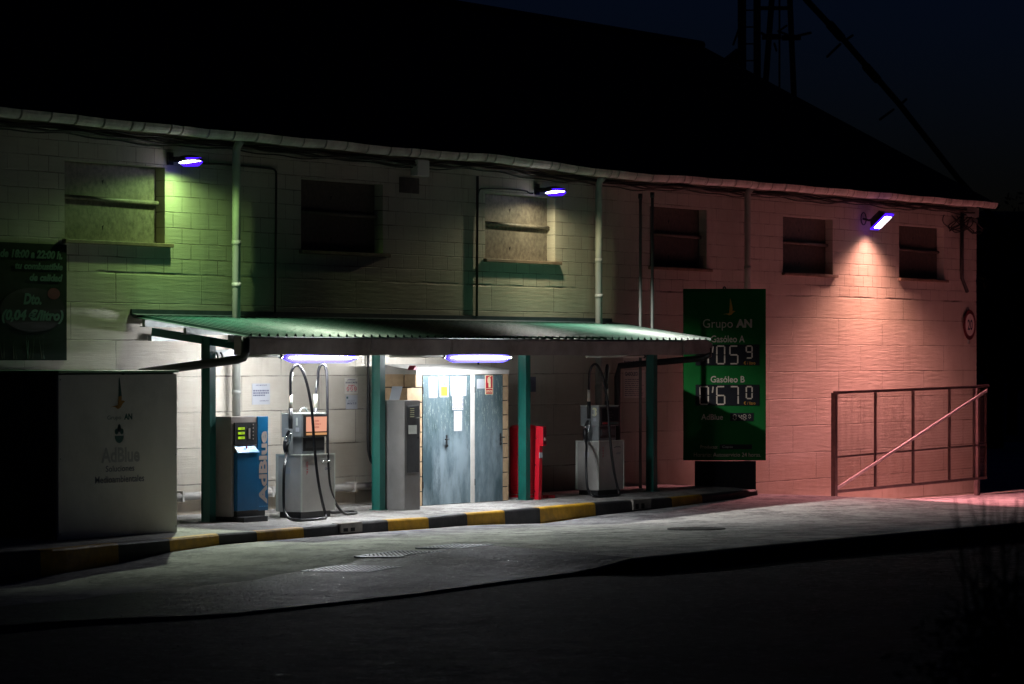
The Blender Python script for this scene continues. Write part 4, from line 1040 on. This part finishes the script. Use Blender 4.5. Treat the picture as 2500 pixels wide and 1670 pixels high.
b.hexa([(rx, yR, -.01), (rx+.09, yR, -.01), (rx+.09, yR+.07, -.01), (rx, yR+.07, -.01), (rx+tp, yR, 1.06), (rx+tp+.09, yR, 1.06), (rx+tp+.09, yR+.07, 1.06), (rx+tp, yR+.07, 1.06)])
b.build("column", None, RP, bevel=.004)
b = mb("red_paint"); b.box(rx+.035, rx+.135, yR-.055, yR-.001, .775, 1.055); hd = b.build("head_box", None, RP, bevel=.004)
b = mb("red_dark"); b.box(rx+.04, rx+.13, yR-.058, yR-.0555, .80, 1.05); b.use(M["totem_text"]); b.tube([(rx+.085+.022*math.cos(t), yR-.06, .87+.022*math.sin(t)) for t in (k*math.pi/8 for k in range(17))], .004, 5); b.build("face_plate", None, hd)
b = mb("paper"); b.box(rx+.015, rx+.105, yR-.012, yR-.003, .60, .68); b.build("label_plate", None, RP)
b = mb("chrome")
for zz in (.12, .5, .88): b.tube([(rx+tp*zz, yR+.055, zz), (rx+tp*zz-.012, yR+.055, zz)], .008, 8)
b.build("screws", None, RP)
b = mb("red_paint"); px_ = wx(1330, -1.0); b.box(px_, px_+.2, -1.06, -.96, -.0, .045); b.build("red_kerb_piece", label="low red metal foot on pavement right of the red pillar", category="foot", bevel=.005)
# ------------------------------------------------------------------ big tank on the left
yT = -2.0; t0, t1 = wx(141, yT), wx(431, yT)
TK = thing("storage_tank", ((t0+t1)/2, yT, 0), "large boxy storage tank with white lettered front at left end", "tank")
b = mb("tank_body"); b.box(t0-.01, t1-.012, yT+.02, -.15, -.04, 1.87); b.build("body", None, TK, bevel=.01)
b = mb("white_panel"); b.box(t0, t1, yT-.008, yT+.018, -.02, 1.855); fp = b.build("front_panel", None, TK, bevel=.004)
b = mb("tank_lid"); b.box(t0-.03, t1+.01, yT-.03, -.12, 1.872, 1.90); b.build("lid", None, TK, bevel=.008)
Y2 = yT-.012
def PX(px): return wx(px, Y2)
def tz(py): return wz(290, py, Y2)
def tbox(b, s, pa, ya, pb, yb, bold=.0, mi=0, sh=0):
    b = mb(("logo_teal", "ink_grey", "ink_faint")[mi]); b.text(s, (PX(pa), Y2, tz(yb)), X, Zv, PX(pb)-PX(pa), tz(ya)-tz(yb), bold, sh); b.build("lettering", None, fp)
b = None; tbox(b, "Grupo", 262, 1014, 296, 1027, 0); tbox(b, "AN", 303, 1010, 323, 1025, .05)
tbox(b, "AdBlue", 247, 1092, 341, 1129, .03, 2); tbox(b, "Soluciones", 258, 1136, 328, 1151, .01, 1); tbox(b, "Medioambientales", 232, 1161, 352, 1178, .01, 1)
def bird(b, O, r, u, s, m1, m2):
    O, r, u = Vector(O), Vector(r), Vector(u); pt = lambda a, c: O+r*a*s+u*c*s
    off = r.cross(u).normalized()*.001
    b.mi = m1; b.prism([pt(-.02, .35), pt(0, .9), pt(.03, 1.0), pt(.07, .85), pt(.13, .55), pt(.16, .38)], off)
    b.mi = m2; b.prism([pt(-.45, .02), pt(-.05, .08), pt(-.02, .35), pt(.16, .38), pt(.15, .22), pt(.22, .23), pt(.34, .2), pt(.22, .13), pt(.1, 0), pt(-.05, -.05), pt(-.2, .02)], off)
b = mb("logo_teal", "logo_gold"); O_ = Vector((PX(290), Y2, tz(995))); bird(b, O_, X*1.0, Zv, .36, 0, 1); b.build("bird_emblem", None, fp)
b = mb("logo_teal", "ink"); O_ = Vector((PX(291), Y2, tz(1064)))
b.prism([O_+Vector((.085*math.cos(t), 0, .085*math.sin(t))) for t in (math.pi+k*math.pi/10 for k in range(11))], (0, -.001, 0))
for k in range(3): b.mi = k % 2; b.disc(O_+Vector((-.05+.05*k, 0, .05+.03*(k % 2))), .035, .035, (0, -.001, 0), 12)
b.disc(O_+Vector((.0, 0, .10)), .03, .035, (0, -.001, 0), 12)
b.build("drop_emblem", None, fp)
b = mb("tank_body")
for zz in (.62, 1.25): b.box(t0-.016, t0-.0105, yT+.05, -.2, zz, zz+.02)
b.box(t0-.016, t0-.0105, yT+.6, yT+.62, 0, 1.86); b.build("side_ribs", None, TK)
b = mb("galv")
for xx, zz in ((t0+.03, .05), (t0+.03, 1.8), (t1-.03, .05), (t1-.03, 1.8), (t1-.03, .9), (t0+.03, .9)): b.disc((xx, Y2-.001, zz), .009, .009, (0, -.004, 0), 10)
b.build("rivets", None, fp)
b = mb("chrome"); b.box(PX(294), PX(301), yT-.03, yT-.012, tz(915), tz(911)); b.build("catch", None, fp)
# pipe end lying at the tank foot
b = mb("pipe_grey"); b.tube([P(440, 1278, -1.05)+Vector((0, 0, .02)), P(478, 1281, -1.15)+Vector((0, 0, .0)), P(520, 1281, -1.2)], .02, 8); b.build("loose_pipe", label="grey pipe lying on pavement between tank and left post", category="pipe")
# ------------------------------------------------------------------ banner on the wall
yb_ = -.03; bx0, bx1 = wx(-260, yb_), wx(163, yb_)
BN = thing("banner", (bx0, yb_, 1.9), "dark green discount banner with pale writing at left edge of wall", "banner")
bz = lambda py: wz(80, py, yb_)
b = mb("banner"); b.box(bx0, bx1, yb_, -.004, bz(880), bz(594)); sh_ = b.build("sheet", None, BN)
b = mb("banner_text", "totem_dark", "red_dark", "leaf"); y = yb_-.004
def bt(s, pa, ya, pb, yb2, bold=.05, sh=.22, mi=0): b.mi = mi; b.text(s, (wx(pa, y), y-.002, bz(yb2)), X, Zv, wx(pb, y)-wx(pa, y), bz(ya)-bz(yb2), bold, sh)
b.mi = 1; b.disc((wx(80, y), y, bz(757)), wx(158, y)-wx(80, y), bz(703)-bz(757), (0, -.0012, 0), 36)
bt("de 18:00 a 22:00 h.", 0, 610, 152, 631); bt("tu combustible", 36, 641, 153, 658); bt("de calidad", 72, 668, 153, 686)
bt("Dto.", 57, 716, 101, 744); bt("(0,04 €/litro)", 4, 755, 155, 790)
b.mi = 2; b.disc((wx(131, y), y-.0015, bz(716)), wx(146, y)-wx(131, y), bz(702)-bz(716), (0, -.001, 0), 24)
b.mi = 0
for k in range(26):
    px = random.uniform(-200, 160); h = random.uniform(20, 66); w = random.uniform(1, 3)
    b.mi = 3 if k % 3 else 0; b.prism([(wx(px, y), y-.001, bz(876)), (wx(px+w, y), y-.001, bz(876)), (wx(px+random.uniform(-7, 7), y), y-.001, bz(876-h))], (0, -.001, 0))
b.build("print", None, sh_)
# ------------------------------------------------------------------ price sign (turned towards arriving drivers)
Zt = 57.5; fwd = Vector((sT, cT, 0)); rgt = Vector((cT, -sT, 0))
def TP(px, py, d=0): return CAM + fwd*(Zt+d) + rgt*((px-CX)/F*Zt) + Zv*(-(py-HZ)/F*Zt)
ctr = TP(1769, HZ); TO = thing("price_sign", (ctr.x, ctr.y, -.22), "tall green price sign with segment digits beside canopy end", "price sign")
def tob(b, pa, ya, pb, yb2, d0, d1):
    c = []
    for py in (yb2, ya):
        c += [TP(pa, py, d0), TP(pb, py, d0), TP(pb, py, d1), TP(pa, py, d1)]
    b.hexa(c)
b = mb("totem_green"); tob(b, 1669, 705, 1870, 1124, 0, .16); bd = b.build("panel", None, TO, bevel=.008)
b = mb("totem_dark"); tob(b, 1697, 1126, 1846, 1225, .03, .13); b.build("plinth", None, TO, bevel=.006)
b = mb("dark_metal"); b.tube([TP(1769+3*math.cos(t), 703-5*math.sin(t)+2, .06) for t in (k*math.pi/6 for k in range(7))], .01, 6); b.build("lifting_eye", None, TO)
def tt(s, pa, ya, pb, yb2, bold=0, mi=0, d=-.004):
    b = mb("totem_text"); b.text(s, TP(pa, yb2, d), rgt, Zv, (pb-pa)/F*Zt, (yb2-ya)/F*Zt, bold); b.build("lettering", None, bd)
tt("Grupo", 1716, 779, 1789, 807, .0); tt("AN", 1797, 779, 1836, 800, .05); tt("Gasóleo A", 1736, 819, 1818, 836, .012); tt("Gasóleo B", 1735, 918, 1818, 934, .012); tt("AdBlue", 1712, 1011, 1765, 1025, .012)
tt("Producto:", 1710, 1087, 1752, 1095, 0); tt("Horario: Autoservicio 24 horas.", 1694, 1105, 1858, 1115, 0)
b = mb("logo_gold"); bird(b, TP(1782, 768, -.003), rgt, Zv, .26, 0, 0); b.build("bird_emblem", None, bd)
SEG = {'0': 'abcdef', '5': 'afgcd', '9': 'abcdfg', '6': 'acdefg', '7': 'abc', '4': 'fgbc', '8': 'abcdefg', '1': 'bc'}
def digit(b, ch, pa, ya, pb, yb2, w=3.2, d=-.012):
    ym = (ya+yb2)/2; g = 1.2
    S = {'a': (pa+g, ya, pb-g, ya), 'd': (pa+g, yb2, pb-g, yb2), 'g': (pa+g, ym, pb-g, ym), 'f': (pa, ya+g, pa, ym-g), 'b': (pb, ya+g, pb, ym-g), 'e': (pa, ym+g, pa, yb2-g), 'c': (pb, ym+g, pb, yb2-g)}
    for s in SEG[ch]:
        a0, b0, a1, b1 = S[s]; b.bar(TP(a0, b0, d), TP(a1, b1, d), w/F*Zt, .002, up=fwd)
disp = []
for (ya, yb2, digs) in ((841, 892, (("0", 1750, 845, 1769, 888), ("5", 1782, 845, 1801, 888), ("9", 1822, 845, 1836, 874))), (939, 990, (("0", 1709, 944, 1729, 987), ("6", 1750, 944, 1769, 987), ("7", 1783, 944, 1802, 987), ("0", 1822, 944, 1836, 973)))):
    b = mb("totem_dark"); tob(b, 1698, ya, 1854, yb2, -.008, -.001); dp = b.build("price_display", None, TO)
    if ya < 900: digs = digs + (('1', 1716, 845, 1729, 888),)
    for ch, a0, b0, a1, b1 in digs:
        b = mb("totem_text"); digit(b, ch, a0, b0, a1, b1); b.build("digit", None, dp)
    b = mb("totem_text"); b.bar(TP(1741, ya+5, -.012), TP(1739, ya+20, -.012), .02, .002, up=fwd); b.build("tick_mark", None, dp)
    b = mb("logo_gold"); b.text("€ / litro", TP(1816, yb2-2, -.0125), rgt, Zv, 28/F*Zt, 8/F*Zt, 0); b.build("unit_lettering", None, dp)
b = mb("totem_dark"); tob(b, 1783, 1008, 1840, 1028, -.008, -.001); dp = b.build("price_display", None, TO)
for ch, a0, b0, a1, b1 in (("0", 1790, 1012, 1797, 1025), ("4", 1804, 1012, 1810, 1025), ("8", 1814, 1012, 1821, 1025), ("0", 1828, 1012, 1832, 1021)):
    b = mb("totem_text"); digit(b, ch, a0, b0, a1, b1, 1.4); b.build("digit", None, dp)
b = mb("totem_dark"); tob(b, 1757, 1085, 1836, 1097, -.008, -.001); dp = b.build("product_display", None, TO)
b = mb("kiosk_grey"); b.text("Cepsa", TP(1763, 1095, -.012), rgt, Zv, 26/F*Zt, 7/F*Zt, 0); b.build("lettering", None, dp)
# dark cabinet standing on island end beside the sign
# ------------------------------------------------------------------ speed sign
ys = -.05; sx, sz = wx(2368, ys), wz(2368, 793, ys); SP = thing("speed_sign", (sx, ys, sz-.28), "round speed limit 20 sign on the right corner of the wall", "road sign")
b = mb("red_dark"); b.disc((sx, ys, sz), .285, .285, (0, .015, 0), 36); b.build("rim", None, SP)
b = mb("paper_warm"); b.disc((sx, ys-.001, sz), .21, .21, (0, -.002, 0), 36); f_ = b.build("face", None, SP)
b = mb("ink"); b.text("20", (sx-.12, ys-.0045, sz-.10), X, Zv, .24, .2, .02); b.build("number", None, f_)
b = mb("galv"); b.box(sx-.02, sx+.02, ys+.016, -.003, sz-.36, sz+.33); b.build("bracket", None, SP)
# ------------------------------------------------------------------ sliding gate
yG = -.32; ga, gb = wx(2037, yG), wx(2407, yG)
GA = thing("sliding_gate", (ga, yG, -.4), "steel mesh sliding gate with diagonal brace standing before right end of wall", "gate")
gt = lambda x: 1.44+.062*(x-ga)/(gb-ga); gb_ = lambda x: -.36+.05*(x-ga)/(gb-ga)
b = mb("gate_steel")
b.box(ga-.05, ga+.05, yG-.04, yG+.04, -.42, gt(ga)); b.bar((ga, yG, gt(ga)), (gb, yG, gt(gb)), .05, .05); b.bar((ga, yG, gb_(ga)+.08), (gb, yG, gb_(gb)+.08), .05, .05)
b.bar((ga, yG, .32), (gb, yG, .40), .03, .035); b.box(gb-.04, gb+.0, yG-.02, yG+.02, gb_(gb)+.06, gt(gb))
for px in (2137, 2229, 2318, 2378):
    x = wx(px, yG); b.box(x-.025, x+.025, yG-.02, yG+.02, gb_(x)+.08, gt(x)-.02)
b.build("frame", None, GA)
b = mb("gate_diag"); b.bar((ga+.05, yG-.03, -.22), (gb-.05, yG-.03, 1.42), .03, .05); b.build("diagonal_brace", None, GA)
b = mb("mesh_wire"); x = ga+.06
while x < gb-.04:
    b.box(x-.0018, x+.0018, yG+.022, yG+.026, gb_(x)+.1, gt(x)-.02); x += .05
z = -.22
while z < 1.4:
    b.hexa([(ga+.06, yG+.026, z-.0015), (gb-.04, yG+.026, z+.0485), (gb-.04, yG+.03, z+.0485), (ga+.06, yG+.03, z-.0015), (ga+.06, yG+.026, z+.0015), (gb-.04, yG+.026, z+.0515), (gb-.04, yG+.03, z+.0515), (ga+.06, yG+.03, z+.0015)]); z += .05
b.build("wire_mesh", None, GA)
b = mb("gate_steel"); xq = wx(2382, yG+.1); b.box(xq, xq+.09, yG+.05, yG+.13, -.6, 1.47); b.bar((xq-.3, yG+.05, 1.5), (gb+.1, yG+.0, 1.52), .06, .04); b.build("guide_post", label="steel guide post holding far end of sliding gate at wall corner", category="post")
# ------------------------------------------------------------------ grain tower behind the roof
YTW = 14.0
TW = thing("grain_tower", tuple(G(1860, 880, -.6)*0+Vector((wx(1860, YTW), YTW, -.7))), "dark steel grain elevator tower with ladder rising behind the roof", "tower")
def TL(px, py, y=YTW): return P(px, py, y)
b = mb("tower_steel"); e = 400
b.bar(TL(1811, -200), TL(1812, e), .30, .09); b.bar(TL(1848, -200), TL(1849, e), .28, .07); b.build("shaft", None, TW)
b = mb("tower_steel")
py = -180
while py < 240: b.bar(TL(1820, py, YTW), TL(1841, py, YTW), .03, .035); py += 41
b.build("ladder", None, TW)
for a, c in (((1903, -200), (1862, 300)), ((1917, -200), (1941, 300))):
    b = mb("tower_steel"); b.bar(TL(a[0]-4 if a[0] < 1910 else a[0]+3, a[1]), TL(*c), .18, .08); b.build("leg", None, TW)
b = mb("tower_steel"); b.bar(TL(1856, 20), TL(1925, 20), .09, .1)
b.bar(TL(1858, 80), TL(1870, 87), .05); b.bar(TL(1900, 76), TL(1922, 85), .05); b.bar(TL(1945, 88), TL(1979, 80), .06); b.bar(TL(1890, 105), TL(1896, 125), .04); b.bar(TL(1903, 75), TL(1921, 62), .04)
for c in ((1884, 90), (1932, 92)): b.bar(TL(c[0]-13, c[1]), TL(c[0]+13, c[1]), .25, .14)
b.build("cross_braces", None, TW)
b = mb("tower_steel"); b.tube([TL(1903, -200), TL(1903, 215)], .025, 6); b.build("cable", None, TW)
b = mb("tower_steel"); b.bar(TL(1808, 130), TL(1768, 162), .22, .25); b.bar(TL(1804, 70), TL(1790, 110), .04); b.build("outlet_duct", None, TW)
SPT = thing("grain_spout", (wx(2300, YTW), YTW, -.7), "long dark sloping grain spout pipe crossing the night sky", "spout")
b = mb("tower_steel"); pts = [(1905, -90), (1969, 0), (2058, 95), (2194, 252), (2340, 437), (2425, 530), (2520, 660)]
b.tube([TL(*p) for p in pts], .085, 10); 
for p in ((2040, 76), (2128, 178)): b.tube([TL(p[0]-14, p[1]-16), TL(p[0]+14, p[1]+16)], .12, 10)
b.bar(TL(2440, 550), TL(2441, 1250), .15, .2)
b.build("pipe", None, SPT)
b = mb("tower_steel")
for (a, c) in (((2052, 107), (2019, 139)), ((2066, 97), (2082, 86)), ((2182, 267), (2148, 292)), ((2200, 254), (2213, 242))): b.bar(TL(*a), TL(*c), .05)
b.build("stays", None, SPT)
# ------------------------------------------------------------------ trees beyond the right corner
def tree(cx, cy, h, rw, label, n=1500):
    t = thing("dark_tree", (cx, cy, -.6), label, "tree", "trees behind the warehouse corner")
    b = mb("bark"); tr = [Vector((cx, cy, -.7)), Vector((cx+.1, cy, h*.3)), Vector((cx-.1, cy+.1, h*.6)), Vector((cx, cy, h*.85))]
    b.tube(tr, [.22, .17, .1, .03], 8)
    for k in range(8):
        a = random.random()*6.28; z = h*random.uniform(.25, .6); e = Vector((cx+rw*.8*math.cos(a), cy+rw*.8*math.sin(a), z+h*.22)); b.tube([Vector((cx, cy, z)), (Vector((cx, cy, z))+e)/2+Vector((0, 0, .2)), e], [.08, .05, .02], 6)
    b.build("trunk", None, t)
    b = mb("leaf"); cl = []
    for k in range(26):
        a = random.random()*6.28; q = random.random()**.5; zz = random.uniform(.12, 1); cl.append((Vector((cx+rw*q*math.cos(a)*(1.1-.6*abs(zz-.45)), cy+rw*q*math.sin(a), h*(.15+.83*zz))), random.uniform(.35, .8)*rw*.5))
    for k in range(n):
        c, r = random.choice(cl); d = Vector((random.gauss(0, 1), random.gauss(0, 1), random.gauss(0, 1))).normalized()*r*random.random()**.4; p = c+d
        if p.z > h*1.05: p.z = h*1.02
        s = random.uniform(.07, .16); u = Vector((random.gauss(0, 1), random.gauss(0, 1), random.gauss(0, 1))).normalized(); v = u.orthogonal().normalized()
        b.face([p-u*s, p+v*s*.5, p+u*s, p-v*s*.5])
    b.build("crown", None, t)
for px, Y, py, rw, lab in ((2418, 14, 640, 2.2, "round dark tree closest behind warehouse right corner"), (2470, 22, 548, 3.2, "broad dark tree filling right edge behind the warehouse corner"), (2530, 16, 520, 3.0, "tall dark tree at the far right edge of the picture"), (2440, 30, 552, 3.6, "farthest dark tree behind the corner, in gap below roof end"), (2600, 24, 500, 4.5, "dark tree beyond right edge with wide crown")):
    tree(wx(px, Y), Y, wz(px, py, Y), rw, lab, 2600)
HX = wx(2420, 45)
b = mb("earth"); hp = []
for i in range(30):
    px = 2330+i*20; zt_ = wz(px, 600-20*math.sin(i*.7)-i*2, 60); x = wx(px, 60)
    b_ = None; hp.append([b.bm.verts.new((x, 50, -.95)), b.bm.verts.new((x, 60, max(1, zt_))), b.bm.verts.new((x, 120, max(1, zt_)+2))])
for i in range(29):
    for j in range(2): b.bm.faces.new([hp[i][j], hp[i+1][j], hp[i+1][j+1], hp[i][j+1]])
b.build("hill", kind="structure", origin=(0, 0, 0))
# ------------------------------------------------------------------ near shrub at lower right, out of focus
def near(px, py, Z):
    return CAM + fwd*Z + rgt*((px-CX)/F*Z) + Zv*(-(py-HZ)/F*Z)
SH = thing("shrub", tuple(near(2440, HZ+800, 13)-Vector((0, 0, .55))), "thin leggy dark shrub twigs at lower right near the camera", "shrub")
b = mb("twig")
for k in range(19):
    px0 = random.uniform(2380, 2560); Z = random.uniform(11.5, 14.5)
    a = near(px0, 1720, Z); a.z = .35; tip = near(random.uniform(2290, 2540), random.uniform(1215, 1400) if k % 3 else 1215, Z); m_ = (a+tip)/2+Vector((random.uniform(-.04, .04), random.uniform(-.04, .04), 0))
    b.tube([a, m_, tip], [.005, .004, .002], 5, smoothpath=1)
    for q in range(4):
        t = random.uniform(.45, .9); s = a+(tip-a)*t; e = s+Vector((random.uniform(-.1, .1), random.uniform(-.1, .1), random.uniform(.03, .14))); b.tube([s, e], [.004, .002], 4)
b.build("stems", None, SH)
b = mb("leaf")
for k in range(2600):
    px = random.gauss(2480, 110); py = random.gauss(1640, 110)
    if py < 1400+(2500-px)*.45: continue
    p = near(px, py, random.uniform(11.5, 14)); s = random.uniform(.012, .03)
    u = Vector((random.gauss(0, 1), random.gauss(0, 1), random.gauss(0, 1))).normalized(); v = u.orthogonal().normalized(); b.face([p-u*s, p+v*s*.4, p+u*s, p-v*s*.4])
b.build("foliage", None, SH)
# bits of litter and weeds by the kerb
b = mb("paper_warm", "ink_red"); g = G(592, 1323, -.17)
for k in range(7):
    p = Vector((g.x+random.uniform(-.2, .2), g.y+random.uniform(-.12, .05), zfore(g.x, g.y)+.012)); s = random.uniform(.02, .05); a = random.random()*3
    b.mi = k % 4 == 0; b.prism([p, p+Vector((s*math.cos(a), s*math.sin(a), .012)), p+Vector((s*.4, s, .004))], (0, 0, .004))
b.build("litter", label="scrap of crumpled pale litter at foot of yellow and black kerb", category="litter")
for ob in bpy.data.objects:
    if "base" in ob: del ob["base"]
